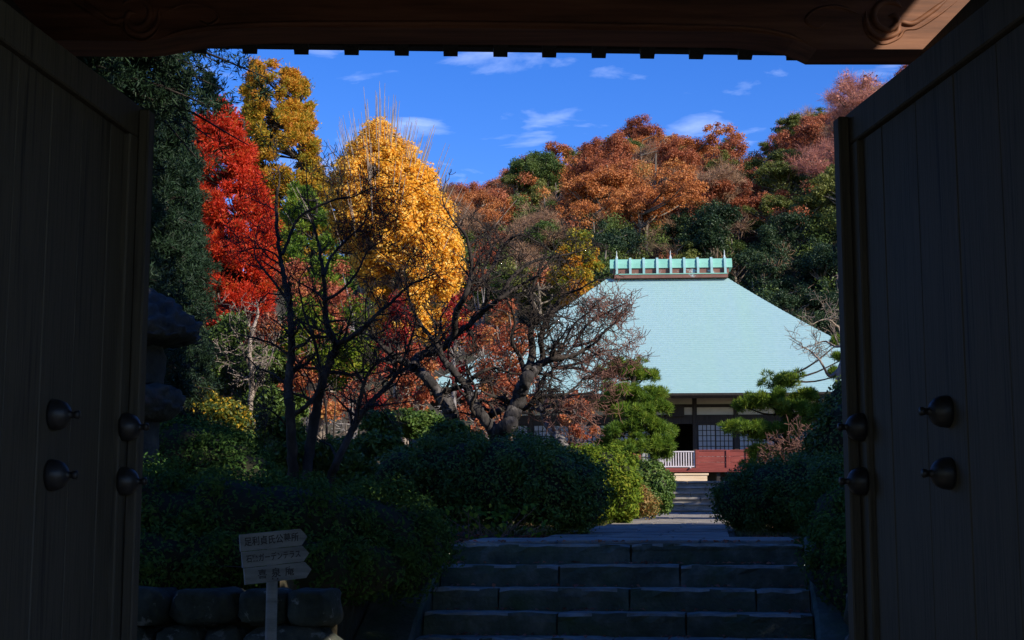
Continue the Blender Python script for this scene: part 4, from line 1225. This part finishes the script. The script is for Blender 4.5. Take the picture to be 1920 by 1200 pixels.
LC = [([(1060, 850), (1045, 820), (1026, 794), (1018, 771)], 10, 6, 2),
      ([(1018, 771), (1005, 745), (1015, 715), (1040, 690), (1075, 650)], 5, 1.6, 20),
      ([(1020, 775), (1050, 772), (1080, 778), (1105, 790)], 4, 1.3, 15),
      ([(1018, 771), (985, 765), (965, 780), (945, 785)], 3.5, 1.2, 10),
      ([(1040, 690), (1080, 690), (1120, 700), (1150, 690)], 3.5, 1.2, 18),
      ([(1075, 650), (1100, 610), (1130, 590), (1150, 580)], 3, 1.1, 20),
      ([(1075, 650), (1110, 640), (1140, 615), (1165, 600)], 3, 1.1, 18),
      ([(1040, 690), (1090, 680), (1125, 660), (1160, 655)], 3, 1.1, 16),
      ([(1018, 771), (1060, 745), (1110, 735), (1150, 720)], 3.2, 1.1, 14),
      ([(1040, 690), (1055, 650), (1075, 610), (1110, 580)], 3, 1.1, 17)]
bare_tree('plum_tree', 'small pale-trunked plum tree leaning left in front of the hall roof', 24.5, LC, 105, 850, tlen=(.35, .8), dep=.5, gn=.45, kids=(4, 3), bark='bark_mid', trunk_bark='bark_grey', rmin=.0046, twig_mat='twig_red')
LD = [([(1562, 790), (1568, 740), (1575, 690), (1590, 650), (1600, 600)], 6, 3, 2),
      ([(1575, 690), (1555, 705), (1540, 680), (1522, 660), (1505, 650)], 3, 1, 4),
      ([(1595, 640), (1570, 650), (1548, 640), (1530, 645)], 3, 1, 5),
      ([(1595, 610), (1575, 615), (1555, 600), (1540, 600)], 3, 1, 5),
      ([(1600, 600), (1590, 570), (1580, 545), (1570, 520)], 3, 1, 3)]
bare_tree('bare_tree', 'thin bare tree by the right door in front of the roof corner', 27, LD, 107, 740, bark='bark_pale', tlen=(.35, .8), dep=.4, kids=(4, 3), rmin=.0042)
LE = [([(1480, 905), (1478, 880), (1470, 850), (1460, 835)], 2.2, .9, 9), ([(1485, 905), (1495, 870), (1500, 840), (1498, 815)], 2.2, .9, -9), ([(1482, 905), (1460, 880), (1445, 850)], 2.0, .9, -9), ([(1488, 905), (1510, 880), (1520, 850), (1522, 825)], 2.0, .9, -9), ([(1478, 905), (1452, 890), (1435, 870)], 1.8, .9, -9), ([(1486, 905), (1486, 860), (1480, 830)], 1.8, .9, -9)]
bare_tree('bare_shrub', 'leafless russet shrub between the pruned pine and the right hedge', 21, LE, 109, 905, cat='shrub', bark='twig_red', tlen=(.18, .4), dep=.3, gn=.25, kids=(3, 2), rmin=.0038)
LF = [([(462, 850), (466, 800), (470, 750), (473, 700), (468, 650), (480, 600)], 7, 3, 9), ([(470, 750), (485, 715), (500, 690), (512, 660)], 4, 1.5, 9), ([(473, 700), (460, 670), (450, 640)], 3, 1.2, 7)]
bare_tree('bare_tree', 'pale slender trunk lit by sun behind the lantern garden', 26, LF, 111, 840, bark='bark_pale', tlen=(.4, .8), kids=(3, 3), rmin=.0045)

# ------------------------------------------------------------------ pruned pines
def needles(rng, C0, R, n, per=14, Ln=.11, Wd=.010, flat=1.0):
    """tufts of needles over flattened pads"""
    k = len(C0)
    area = R[:, 0] * R[:, 1]
    cnt = np.maximum((n * k * area / area.sum()).astype(int), 5)
    idx = np.repeat(np.arange(k), cnt)
    d = unit(rng.normal(size=(len(idx), 3)))
    d[:, 2] = np.abs(d[:, 2]) * np.where(rng.random(len(idx)) < .8, 1, -.6)
    P = C0[idx] + d * R[idx] * (1 - .45 * rng.random(len(idx)) ** 1.5)[:, None]
    bt = rng.random(k)[idx] * .35 + rng.random(len(idx)) * .45
    j = np.repeat(np.arange(len(idx)), per)
    ax = unit(rng.normal(size=(len(j), 3)) + d[j] * .7 + np.array([0, 0, .7]))
    Pn = P[j] + ax * Ln * .5
    return leaves(rng, Pn, np.cross(ax, rng.normal(size=(len(j), 3))), Ln, Wd, bt[j] + rng.random(len(j)) * .2, axis=ax)

def pine(label, Y, trunk, pads, seed, n=90, per=12):
    rng = np.random.default_rng(seed)
    W3 = [np.array(at(a, b, Y)) for a, b in trunk]
    g = float(terr(W3[0][0], W3[0][1])); W3[0][2] = g - .1
    t = thing('pine_tree', (W3[0][0], W3[0][1], g), label, 'pine tree')
    m_px = Y / F_PX
    nn = len(W3) * 5
    tp = smooth_path(W3, nn)
    V, F = tube_mesh([(tp, np.linspace(8, 2.5, nn) * m_px)], 9)
    put('trunk', V, F, M_['bark'], t, smooth=True)
    for (px, py, rx, rz, dy) in pads:
        c = np.array(at(px, py, Y + dy))
        r = np.array([rx * m_px * 1.1, rx * m_px, rz * m_px * 1.1])
        # several lobes to a pad
        k = max(8, int(rx / 2.2))
        a = rng.uniform(0, 6.28, k); q_ = np.sqrt(rng.random(k)) * .75
        Cc = np.stack([c[0] + np.cos(a) * q_ * r[0], c[1] + np.sin(a) * q_ * r[1], c[2] + rng.uniform(-.55, .55, k) * r[2] - (q_ ** 2) * r[2] * .4], 1)
        Rr = np.stack([r[0] * rng.uniform(.15, .27, k), r[1] * rng.uniform(.15, .27, k), r[2] * rng.uniform(.32, .6, k)], 1)
        V, F, T = needles(rng, Cc, Rr, n, per, Ln=.105 * Y / 28, Wd=.011 * Y / 28)
        put('needle_pad', V, F, LEAF['pine'], t, tone=T)
        i = np.argmin(np.abs(tp[:, 2] - (c[2] - .15)) + .2 * np.abs(tp[:, 0] - c[0]))
        path_ = [tp[i], (tp[i] + c) / 2 + np.array([0, 0, -.10]), c + np.array([0, 0, -r[2] * .4])]
        bp_ = [(smooth_path(path_, 8), np.linspace(2.6, 1.0, 8) * m_px)]
        for cc in Cc[::2]:
            bp_.append((smooth_path([c + np.array([0, 0, -r[2] * .4]), (c + cc) / 2 + rng.normal(size=3) * .05, cc], 5), np.linspace(1.0, .5, 5) * m_px))
        V, F = tube_mesh(bp_, 5)
        put('branch', V, F, M_['bark'], t, smooth=True)
    return t
padsF = [(1178, 690, 40, 16, 0), (1205, 705, 38, 16, .3), (1150, 700, 34, 14, .5), (1165, 735, 42, 16, -.3), (1215, 742, 40, 17, -.2), (1230, 765, 30, 15, -.4), (1185, 772, 40, 15, -.5), (1140, 765, 30, 13, .2), (1210, 795, 42, 16, -.5),
         (1240, 805, 30, 16, -.2), (1165, 808, 38, 14, -.6), (1225, 832, 38, 17, -.4), (1180, 842, 40, 14, -.6), (1140, 835, 28, 12, -.2), (1240, 850, 28, 15, -.2), (1120, 850, 26, 10, -.3)]
pine('sunlit yellow green pruned pine left of the hall entrance', 31, [(1185, 900), (1178, 850), (1192, 800), (1182, 750), (1190, 700), (1185, 680)], padsF, 121, n=17)
padsG = [(1465, 712, 44, 20, 0), (1440, 750, 44, 20, -.3), (1400, 758, 24, 14, -.2), (1508, 745, 34, 16, .3), (1490, 770, 42, 18, -.1), (1530, 775, 30, 15, .2), (1400, 803, 46, 16, -.4), (1440, 812, 36, 16, -.3), (1500, 805, 44, 18, -.2),
         (1545, 815, 30, 16, .1), (1430, 850, 36, 16, -.3), (1410, 870, 26, 12, -.2), (1480, 845, 40, 16, .1), (1530, 850, 34, 16, .2), (1560, 780, 28, 15, .3), (1450, 880, 34, 12, -.2), (1575, 700, 22, 10, .2), (1580, 670, 18, 9, .2), (1572, 640, 15, 8, .1)]
pine('cloud pruned pine with round top tier in front of the hall, right side', 28, [(1480, 920), (1486, 860), (1468, 800), (1478, 760), (1462, 730), (1464, 712)], padsG, 123, n=17)

# ------------------------------------------------------------------ large garden trees with full crowns
def crown_tree(name, label, cat, base, trunk_h, r0, Cn, R, leaf, per, Ln, Wd, seed, bark='bark', limbs=True, group=None, infill=0.0, **kw):
    """base world xyz; Cn world clump centres"""
    rng = np.random.default_rng(seed)
    t = thing(name, base, label, cat, group)
    b = np.array(base)
    trunk_h = min(trunk_h, float(np.asarray(Cn)[:, 2].max()) - base[2] - .5)
    top = b + np.array([0, 0, trunk_h])
    nn = 14
    tp = smooth_path([b - np.array([0, 0, .2]), b + (top - b) * .35 + rng.normal(size=3) * r0 * .6, b + (top - b) * .7 + rng.normal(size=3) * r0 * .6, top], nn)
    V, F = tube_mesh([(tp, np.linspace(r0, r0 * .18, nn))], 10)
    put('trunk', V, F, M_[bark], t, smooth=True)
    Cn = np.asarray(Cn); R = np.asarray(R)
    if limbs:
        lp = []
        for c in Cn[::2]:
            z = np.clip(c[2] - .6 * np.hypot(c[0] - b[0], c[1] - b[1]), b[2] + trunk_h * .2, b[2] + trunk_h * .98)
            i = int(np.argmin(np.abs(tp[:, 2] - z)))
            lp.append((smooth_path([tp[i], (tp[i] + c) / 2 + np.array([0, 0, -.08]) + rng.normal(size=3) * .06, c], 7), np.linspace(min(r0 * .22, .04), min(r0 * .05, .012), 7)))
        V, F = tube_mesh(lp, 5)
        put('limbs', V, F, M_[bark], t, smooth=True)
    a_ = blob_leaves(rng, Cn, R, per, Ln, Wd, **kw)
    if infill:
        kw2 = {k_: v_ for k_, v_ in kw.items() if k_ != 'tone_bias'}
        b_ = blob_leaves(rng, Cn, R * 1.7, int(per * infill), Ln, Wd, **{**kw2, 'shell': 1.0})
        V, F, T = join([a_, b_])
    else:
        V, F, T = a_
    put('crown', V, F, LEAF[leaf], t, tone=T)
    return t

def envelope(rng, px0, Y, prof, n, rpx, depth=1.0, fill=.35, fade=None):
    """clumps round an axis; prof list of (py, centre px, half width px)"""
    ys = [p[0] for p in prof]
    m = Y / F_PX
    Cn, R = [], []
    w = np.interp(np.linspace(ys[0], ys[-1], 200), ys, [p[2] for p in prof]) + 14
    if fade: w = w * np.interp(np.linspace(ys[0], ys[-1], 200), fade, (1, .3))
    cdf = np.cumsum(w) / w.sum()
    for i in range(n):
        py = np.interp(rng.random(), cdf, np.linspace(ys[0], ys[-1], 200))
        c = np.interp(py, ys, [p[1] for p in prof]); hw = np.interp(py, ys, [p[2] for p in prof])
        a = rng.uniform(0, 2 * math.pi)
        q_ = (fill + (1 - fill) * rng.random()) ** .5
        r = rng.uniform(*rpx)
        off = max(hw - r * .7, 0) * q_
        p = np.array(at(c + math.cos(a) * off, py, Y)); p[1] += math.sin(a) * off * m * depth
        Cn.append(p); R.append(np.array([r, r, r * .85]) * m)
    return np.array(Cn), np.array(R)

def base_at(px, Y):
    p = at(px, 900, Y); return (p.x, p.y, float(terr(p.x, p.y)))

# ginkgo
rng = np.random.default_rng(131)
Y = 50
prof = [(232, 712, 8), (258, 710, 36), (295, 713, 74), (340, 720, 102), (400, 734, 120), (450, 746, 120), (500, 765, 106), (560, 782, 92), (640, 790, 80)]
Cn, R = envelope(rng, 735, Y, prof, 470, (7, 18), fill=.55, fade=(400, 530))
gk = crown_tree('ginkgo_tree', 'bright golden yellow ginkgo with bare twigs pointing up from its crown', 'tree', base_at(745, Y), 13.0, .28, Cn, R, 'ginkgo', 420, .10, .085, 132, bark='bark_pale', shell=1.0, outb=.5, up=.4, tmix=.22, infill=.5)
wp = []
for i in range(165):
    px = rng.normal(722, 60); py = np.interp(px, [600, 640, 680, 712, 750, 800, 850], [400, 300, 262, 240, 262, 310, 400]) + (rng.uniform(0, 40) if i < 130 else rng.uniform(20, 170))
    p = np.array(at(px, py, Y + (rng.uniform(-1.5, 1.5) if i < 130 else rng.uniform(-2.3, -1.2))))
    ln = rng.uniform(.6, 1.5) * (1.35 if abs(px - 712) < 25 else 1)
    d = unit(np.array([(px - 715) / 260, rng.normal() * .08, 1]))
    wp.append((np.array([p, p + d * ln * .5, p + d * ln]), np.array([.015, .011, .006])))
V, F = tube_mesh(wp, 4)
put('bare_shoots', V, F, M_['bark_pale'], gk, kind='stuff')

# golden-green tall conifer
rng = np.random.default_rng(141)
Y = 60
prof = [(122, 482, 16), (132, 515, 52), (160, 520, 68), (200, 521, 74), (240, 521, 76), (300, 528, 78), (350, 540, 82), (400, 560, 72), (460, 560, 70), (540, 560, 70)]
Cn, R = envelope(rng, 530, Y, prof, 480, (8, 17), fill=.6)
crown_tree('conifer_tree', 'tall golden green conifer between the red tree and the ginkgo', 'tree', base_at(545, Y), 18.0, .35, Cn, R, 'golden', 280, .15, .046, 142, shell=.9, outb=.5, tmix=.55, radial=True, infill=.10,
           tone_bias=np.clip((Cn[:, 2] - Cn[:, 2].min()) / 9.0 - .1, 0, 1))
# green conifer lower behind it
rng = np.random.default_rng(145)
Y = 56
prof = [(350, 560, 20), (400, 575, 50), (460, 590, 66), (540, 595, 78), (640, 600, 80)]
Cn, R = envelope(rng, 585, Y, prof, 90, (12, 20), fill=.4)
crown_tree('conifer_tree', 'fresh green conifer below and right of the golden conifer', 'tree', base_at(585, Y), 11.5, .25, Cn, R, 'pine', 300, .17, .045, 146, shell=.9, outb=.5, radial=True)
# red tree
rng = np.random.default_rng(151)
Y = 42
prof = [(195, 414, 8), (215, 418, 24), (238, 405, 56), (300, 412, 72), (360, 428, 84), (430, 436, 86), (500, 438, 86), (560, 435, 78), (640, 440, 70)]
Cn, R = envelope(rng, 430, Y, prof, 420, (9, 17), fill=.5)
crown_tree('red_tree', 'brilliant scarlet conical tree left of the golden conifer', 'tree', base_at(440, Y), 11.6, .22, Cn, R, 'red', 340, .115, .034, 152, shell=1.0, outb=.4, radial=True, tmix=.5, infill=.4)
# dark conifers at left
def cedar(label, px, Y, h_py, rmax_px, seed, tiers=30, tip=.085, lo=None):
    rng = np.random.default_rng(seed)
    base = np.array(base_at(px, Y))
    t = thing('cedar_tree', base, label, 'tree', 'dark conifers behind the left door')
    ztop = at(px, h_py, Y).z
    m_px = Y / F_PX
    nn = 12
    tp = np.stack([np.full(nn, base[0]), np.full(nn, base[1]), np.linspace(base[2] - .2, ztop, nn)], 1)
    V, F = tube_mesh([(tp, np.linspace(.22, .03, nn))], 9)
    put('trunk', V, F, M_['bark'], t, smooth=True)
    parts, bps = [], []
    for i in range(tiers * 5):
        f = rng.random() ** .85
        zlo = at(px, lo, Y).z if lo else base[2] + .6
        z = zlo + (ztop - zlo) * f
        a = rng.uniform(0, 2 * math.pi)
        ln = rmax_px * m_px * (1 - f) ** .55 * (rng.uniform(.45, 1.05) if rng.random() < .8 else rng.uniform(1.05, 1.3))
        tipp = np.array([base[0] + math.cos(a) * ln, base[1] + math.sin(a) * ln, z + rng.uniform(-.15, .2) * ln])
        p0 = np.array([base[0], base[1], z + .1 * ln])
        mid = (p0 + tipp) / 2 + np.array([0, 0, .08 * ln])
        path_ = smooth_path([p0, mid, tipp], 10)
        bps.append((path_, np.linspace(.03, .006, 10)))
        k = 9
        C0 = path_[3:][rng.integers(0, 7, k)] + rng.normal(size=(k, 3)) * np.array([.10, .10, .06]) * (0.6 + ln * .3)
        R0 = np.full((k, 3), 1.0) * rng.uniform(.10, .2, (k, 1)) * (0.6 + ln * .25)
        parts.append(blob_leaves(rng, C0, R0, 60, tip, .014, shell=1.0, outb=.4, radial=True, tmix=.3))
    V, F = tube_mesh(bps, 5); put('branches', V, F, M_['bark'], t, smooth=True, kind='stuff')
    V, F, T = join(parts); put('needles', V, F, LEAF['cedar'], t, tone=T)
    return t
cedar('tall dark conifer rising behind the stone lantern and left door', 285, 19, 120, 88, 161, 36)
cedar('dark conifer whose boughs reach across the scarlet tree', 322, 24, 215, 84, 163, 30)
cedar('dark spreading conifer overhanging the scene at the top left under the gate beam', 90, 15, -130, 395, 165, 70, lo=190)
cedar('dark conifer whose branch tips overlap the left edge of the scarlet tree', 335, 27, 330, 88, 171, 34)
cedar('dark conifer standing directly behind the scarlet tree', 370, 48, 140, 95, 169, 40)
cedar('dark conifer close behind the top of the left door', 170, 17, -60, 150, 167, 40)

# maples behind the plums
def maple(label, px, top, Y, hw, leaf, seed, dens=150, n=40, bark='bark_grey', bot=None, Ln=.07):
    rng = np.random.default_rng(seed)
    bot = bot or top + hw * 2.0
    mid = (top + bot) / 2
    prof = [(top, px, hw * .35), (top + (bot - top) * .25, px, hw * .8), (mid, px, hw), (bot, px, hw * .85)]
    Cn, R = envelope(rng, px, Y, prof, n, (hw * .16, hw * .34), fill=.2)
    b = base_at(px, Y)
    hgt = at(px, mid, Y).z - b[2]
    t = crown_tree('maple_tree', label, 'tree', b, hgt, .13, Cn, R, leaf, int(dens * 1.9), Ln, Ln * .7, seed, bark=bark, shell=1.0, outb=.2, up=.5, group='autumn trees behind the plum trees')
    tw = []
    for i in range(12):
        f = rng.uniform(.35, 1.0)
        p = np.array(b) + np.array([0, 0, hgt * f])
        a = rng.uniform(0, 6.28)
        grow(rng, tw, p, np.array([math.cos(a), math.sin(a), rng.uniform(.3, 1.2)]), hw * Y / F_PX * rng.uniform(.5, .95), .022, 2, .28, .05, .25, (4, 3), .55, .8, .008)
    V, F = tube_mesh(tw, 4); put('twigs', V, F, M_[bark], t, smooth=True, kind='stuff')
    return t
maple('rust pink maple behind the many-stemmed tree, left', 545, 480, 36, 78, 'maple_rust', 171, 120, bot=760)
maple('brownish red maple below the ginkgo crown', 660, 470, 38, 85, 'maple_rust', 173, 110, bot=780)
maple('rosy brown maple behind the forked stems at left', 600, 560, 29, 70, 'maple_rust', 187, 130, n=36, bot=790, bark='bark_pale')
maple('pinkish rust maple beside the pale slender trunk', 500, 590, 32, 55, 'maple_rust', 189, 110, n=28, bot=760, bark='bark_pale')
maple('crimson maple low behind the leaning plum trunk', 745, 560, 33, 62, 'maple_red', 175, 80, n=30, bot=760, bark='bark')
maple('russet red maple between the ginkgo and the hall roof', 905, 470, 40, 72, 'maple_rust', 177, 140, bot=780)
maple('small scarlet maple behind the centre of the plum tree', 850, 560, 37, 52, 'maple_red', 179, 70, n=26, bot=740)
maple('thin rusty maple with pale branches behind the centre plum', 770, 640, 31, 60, 'maple_rust', 181, 110, n=30, bot=800, bark='bark_pale')
maple('olive and orange tree left of the hall ridge', 1085, 440, 88, 66, 'golden', 183, 230, n=60, bot=640, Ln=.17)
maple('brown twiggy tree in front of the left end of the hall', 950, 560, 37, 66, 'maple_rust', 185, 130, n=40, bot=790, bark='bark_pale')
maple('low russet twiggy bush left of the yellow green pine', 1085, 735, 34, 44, 'maple_rust', 191, 60, n=22, bot=850)
maple('low rusty bush behind the forked plum trunks', 925, 735, 33, 52, 'maple_rust', 193, 80, n=24, bot=850)

# shade-giving evergreens that stand hidden beyond the right door
def evergreen(label, x, y, h, r, seed):
    rng = np.random.default_rng(seed)
    z = float(terr(x, y))
    n = 60
    d = unit(rng.normal(size=(n, 3))) * rng.random((n, 1)) ** .33
    Cn = np.array([x, y, z + h * .58]) + d * np.array([r, r, h * .42])
    R = np.full((n, 3), 1.0) * rng.uniform(.5, .95, (n, 1)) * r * .34
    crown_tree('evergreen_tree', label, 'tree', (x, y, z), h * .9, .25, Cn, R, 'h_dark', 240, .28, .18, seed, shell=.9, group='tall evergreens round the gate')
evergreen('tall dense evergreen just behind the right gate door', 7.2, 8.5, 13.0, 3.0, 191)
evergreen('tall dense evergreen farther right behind the gate wall', 11.5, 7.0, 14.0, 3.4, 193)
evergreen('tall dense evergreen beside the garden to the right', 9.6, 12.2, 8.5, 2.5, 195)
evergreen('small evergreen at the right end of the gate', 6.7, 5.4, 11.5, 2.0, 211)
evergreen('evergreen right of the far steps', 10.9, 36.4, 9.0, 2.3, 213)
evergreen('evergreen right of the cloud pruned pine', 11.0, 23.8, 6.0, 2.0, 215)
evergreen('tall dense evergreen at the outer right of the gate wall', 14.5, 3.5, 15.0, 3.6, 197)
evergreen('tall dense evergreen beside the steps beyond the gate wall, right', 5.6, 11.5, 9.0, 2.0, 199)
for i, (x, y, h, r) in enumerate(((-8.5, 0.5, 11, 3.2), (-7.5, -6.5, 12, 3.4), (-2.5, -13.5, 11, 3.6), (-5.4, 1.2, 8, 2.0), (-4.8, -3.6, 8, 2.2))):  # unseen trees added to block sky light from the gate front and doors
    evergreen(('unseen evergreen added for shade left of the gate front', 'unseen tall evergreen added for shade left along the approach', 'unseen evergreen added for shade behind the visitor, left', 'unseen slim evergreen added for shade close left of the gate front', 'unseen slim evergreen added for shade left of the visitor')[i], x, y, h, r, 300 + i)

# ------------------------------------------------------------------ trees on the hill
def hill_meshes(kind, var):
    rng = np.random.default_rng(sum(map(ord, kind)) * 7 + var)
    h, r = {'orange': (7.5, 3.1), 'rust': (7.0, 2.9), 'twig': (7.0, 2.9), 'pink': (7.5, 3.2), 'green': (7.0, 3.0), 'olive': (8.0, 3.0), 'dark': (8.0, 3.0), 'conifer': (9.5, 1.9)}[kind]
    leafy = kind in ('orange', 'rust', 'green', 'olive', 'dark', 'conifer')
    nb = 60 if leafy else 60
    if kind == 'conifer':
        f = rng.random(nb * 2) ** .8
        a = rng.uniform(0, 6.28, nb * 2)
        q_ = r * (1 - f) ** .8 * rng.uniform(.5, 1, nb * 2)
        Cn = np.stack([np.cos(a) * q_, np.sin(a) * q_, 1.2 + f * (h - 1.4)], 1); R = np.stack([.5 + .5 * (1 - f)] * 2 + [.35 + .25 * (1 - f)], 1)
    else:
        d = unit(rng.normal(size=(nb, 3))) * (rng.random((nb, 1)) ** .3)
        d[:, 2] = np.where(d[:, 2] < -.35, -d[:, 2] * .5, d[:, 2])
        Cn = np.array([0, 0, h * .56]) + d * np.array([r * .82, r * .82, h * .36])
        nl = 5
        lobe = np.stack([rng.normal(size=nl) * r * .55, rng.normal(size=nl) * r * .55, h * rng.uniform(.38, .80, nl)], 1)
        lr = r * rng.uniform(.35, .75, nl)
        li = rng.integers(0, nl, nb)
        Cn = lobe[li] + d * lr[li][:, None] * np.array([1, 1, .75])
        fl = .5 if kind == 'olive' else .8
        rr = rng.uniform(.40, 1.0, (nb, 1)) * r * .28
        R = np.concatenate([rr, rr, rr * fl], 1)
    per = {'orange': 260, 'rust': 230, 'green': 270, 'olive': 250, 'dark': 250, 'conifer': 170}.get(kind, 0)
    if leafy:
        V, F, T = blob_leaves(rng, Cn, R, per, .17, .11, shell=1.0, outb=.4, up=.35, tmix=.5)
    else:
        V, F, T = blob_leaves(rng, Cn, R * 1.3, 110, .8, .022, shell=1.0, radial=True, tmix=.4)
        if kind == 'pink':
            v2 = blob_leaves(rng, Cn[::2], R[::2], 14, .26, .2, tmix=.3)
            V, F, T = join([(V, F, T), v2])
    cr = mesh_np('crown', V, F, tone=T)
    cr.materials.append(LEAF['h_' + {'conifer': 'green'}.get(kind, kind)])
    nn = 8
    tp = smooth_path([np.array([0, 0, -1.0]), np.array([rng.normal() * .2, rng.normal() * .2, h * .3]), np.array([rng.normal() * .3, rng.normal() * .3, h * .8])], nn)
    ps = [(tp, np.linspace(.20, .05, nn))]
    for c in Cn[::2]:
        i = int(np.clip((c[2] - 1.2) / (h * .8) * nn, 2, nn - 1))
        ps.append((smooth_path([tp[i], (tp[i] + c) / 2 + rng.normal(size=3) * .2, c], 5), np.linspace(.085, .03, 5)))
    V, F = tube_mesh(ps, 5)
    tr = mesh_np('trunk', V, F, smooth=True)
    tr.materials.append(M_['bark_hill'])
    return cr, tr, h
KM = {k: [hill_meshes(k, v) for v in range(3)] for k in ('orange', 'rust', 'twig', 'pink', 'green', 'olive', 'dark', 'conifer')}
KNAME = {'orange': 'orange leaved tree', 'rust': 'russet tree', 'twig': 'bare grey brown tree', 'pink': 'bare reddish twigged tree', 'green': 'rounded green evergreen', 'olive': 'olive green layered evergreen', 'dark': 'dark shaded evergreen', 'conifer': 'pointed green conifer'}
KTYPE = {'orange': 'broadleaf_tree', 'rust': 'broadleaf_tree', 'twig': 'bare_tree', 'pink': 'bare_tree', 'green': 'evergreen_tree', 'olive': 'evergreen_tree', 'dark': 'evergreen_tree', 'conifer': 'conifer_tree'}
def kind_for(px, py, rng):
    u = rng.random()
    if px > 1490 and py < 300: return 'pink' if u < .55 else 'twig' if u < .75 else 'rust'
    if px > 1425 and 180 < py < 420: return 'olive' if u < .6 else 'green' if u < .75 else 'rust' if u < .9 else 'twig'
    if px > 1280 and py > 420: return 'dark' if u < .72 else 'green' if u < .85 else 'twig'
    if 1250 < px <= 1425 and 310 < py: return 'twig' if u < .35 else 'rust' if u < .75 else 'olive' if u < .9 else 'orange'
    if px < 950 and py < 400: return 'rust' if u < .55 else 'twig' if u < .65 else 'orange' if u < .93 else 'olive'
    if px < 1060 and py > 370: return 'twig' if u < .4 else 'green' if u < .65 else 'olive' if u < .8 else 'rust'
    if py > 425: return 'green' if u < .45 else 'conifer' if u < .6 else 'olive' if u < .8 else 'dark' if u < .9 else 'twig'
    if py > 330 and px > 1050: return 'orange' if u < .66 else 'green' if u < .73 else 'rust' if u < .88 else 'twig'
    return 'orange' if u < .54 else 'rust' if u < .76 else 'twig' if u < .81 else 'green' if u < .91 else 'olive'
def region(px, py, sky):
    v = 'on the hilltop skyline' if sky else 'high on the hill' if py < 300 else 'halfway up the hill' if py < 400 else 'low on the hill'
    hpos = 'left of the ginkgo' if px < 610 else 'behind the ginkgo' if px < 870 else 'left of the hall ridge' if px < 1140 else 'above the hall ridge' if px < 1390 else 'right of the hall ridge' if px < 1575 else 'behind the right door'
    return f'{v}, {hpos}'
rng = np.random.default_rng(201)
cand = []
yv = 93.0
row = 0
while yv < 206:
    stp = 4.5 + (yv - 93) * .011
    x0 = -0.07 * yv - 3; x1 = 0.26 * yv + 4
    xv = x0 + (row % 2) * stp / 2
    while xv < x1:
        cand.append((xv + rng.uniform(-1.4, 1.4), yv + rng.uniform(-1.4, 1.4)))
        xv += stp
    yv += stp * .98
    row += 1
made = 0
hill_by_label = {}
for x, y in cand:
    z = float(terr(x, y))
    px, py = px_of(x, y, z + 4.5)
    if px > 1790 or px < 480: continue
    if py > 530 + max(0, px - 1377) * .62: continue
    kind = kind_for(px, py, rng)
    cr, tr, h = KM[kind][rng.integers(0, 3)]
    s = rng.uniform(.72, 1.12) * (1.0 if y > 120 else .95)
    if made >= 298: break
    made += 1
    lab_ = f'{KNAME[kind]} {region(px, py, y > 182)}'
    t = thing(KTYPE[kind], (x, y, z - .2), lab_, 'tree', 'trees on the hill behind the hall', rz=rng.uniform(0, 6.28))
    hill_by_label.setdefault(lab_, []).append((px, t))
    t.scale = (s * rng.uniform(.9, 1.15), s * rng.uniform(.9, 1.15), s * rng.uniform(.9, 1.1))
    for nm, me in (('crown', cr), ('trunk', tr)):
        o = bpy.data.objects.new(nm, me); o.parent = t; C.objects.link(o)
ORD = ['leftmost', 'second from left', 'third from left', 'fourth from left', 'fifth from left', 'sixth from left', 'seventh from left', 'eighth from left', 'ninth from left', 'tenth from left',
       'eleventh from left', 'twelfth from left', 'thirteenth from left', 'fourteenth from left', 'fifteenth from left', 'sixteenth from left', 'seventeenth from left', 'eighteenth from left', 'nineteenth from left', 'twentieth from left']
for lab_, lst in hill_by_label.items():
    if len(lst) > 1:
        lst.sort(key=lambda a: a[0])
        for i, (_, t) in enumerate(lst):
            t['label'] = f'{"rightmost" if i == len(lst) - 1 else ORD[min(i, 19)]} {lab_}'

# undergrowth and smaller crowns that fill the wood between the trees: one uncountable mass
rng = np.random.default_rng(233)
masses = {'h_orange': [], 'h_rust': [], 'h_twig': [], 'h_green': [], 'h_olive': [], 'h_dark': [], 'h_pink': []}
n = 2600
yv = 92 + (204 - 92) * rng.random(n) ** 1.15
xv = (-0.08 + 0.36 * rng.random(n)) * yv
zv = terr(xv, yv)
for x, y, z in zip(xv, yv, zv):
    zc_ = z + rng.uniform(.6, 5.2) * (1 if y < 190 else .7)
    px, py = px_of(x, y, zc_)
    if py > 530 + max(0, px - 1377) * .62 or not 560 < px < 1800: continue
    k = 'h_' + {'conifer': 'green'}.get(kind_for(px, py, rng), kind_for(px, py, rng)).replace('conifer', 'green')
    masses[k].append((x, y, zc_, rng.uniform(.55, 1.25)))
for k, lst in masses.items():
    if not lst: continue
    A = np.array(lst)
    R_ = np.stack([A[:, 3], A[:, 3], A[:, 3] * .75], 1)
    if k in ('h_twig', 'h_pink'):
        V, F, T = blob_leaves(rng, A[:, :3], R_ * 1.2, 110, .8, .022, shell=1.0, radial=True, tmix=.5)
    else:
        V, F, T = blob_leaves(rng, A[:, :3], R_, 230, .19, .12, shell=1.0, outb=.4, up=.35, tmix=.55)
    o = put('undergrowth', V, F, LEAF[k], tone=T, kind='stuff')
    o['label'] = {'h_orange': 'orange undergrowth', 'h_rust': 'russet undergrowth', 'h_twig': 'bare grey brown undergrowth', 'h_green': 'green undergrowth', 'h_olive': 'olive undergrowth', 'h_dark': 'dark evergreen undergrowth', 'h_pink': 'reddish bare undergrowth'}[k] + ' filling the wood between the hill trees'
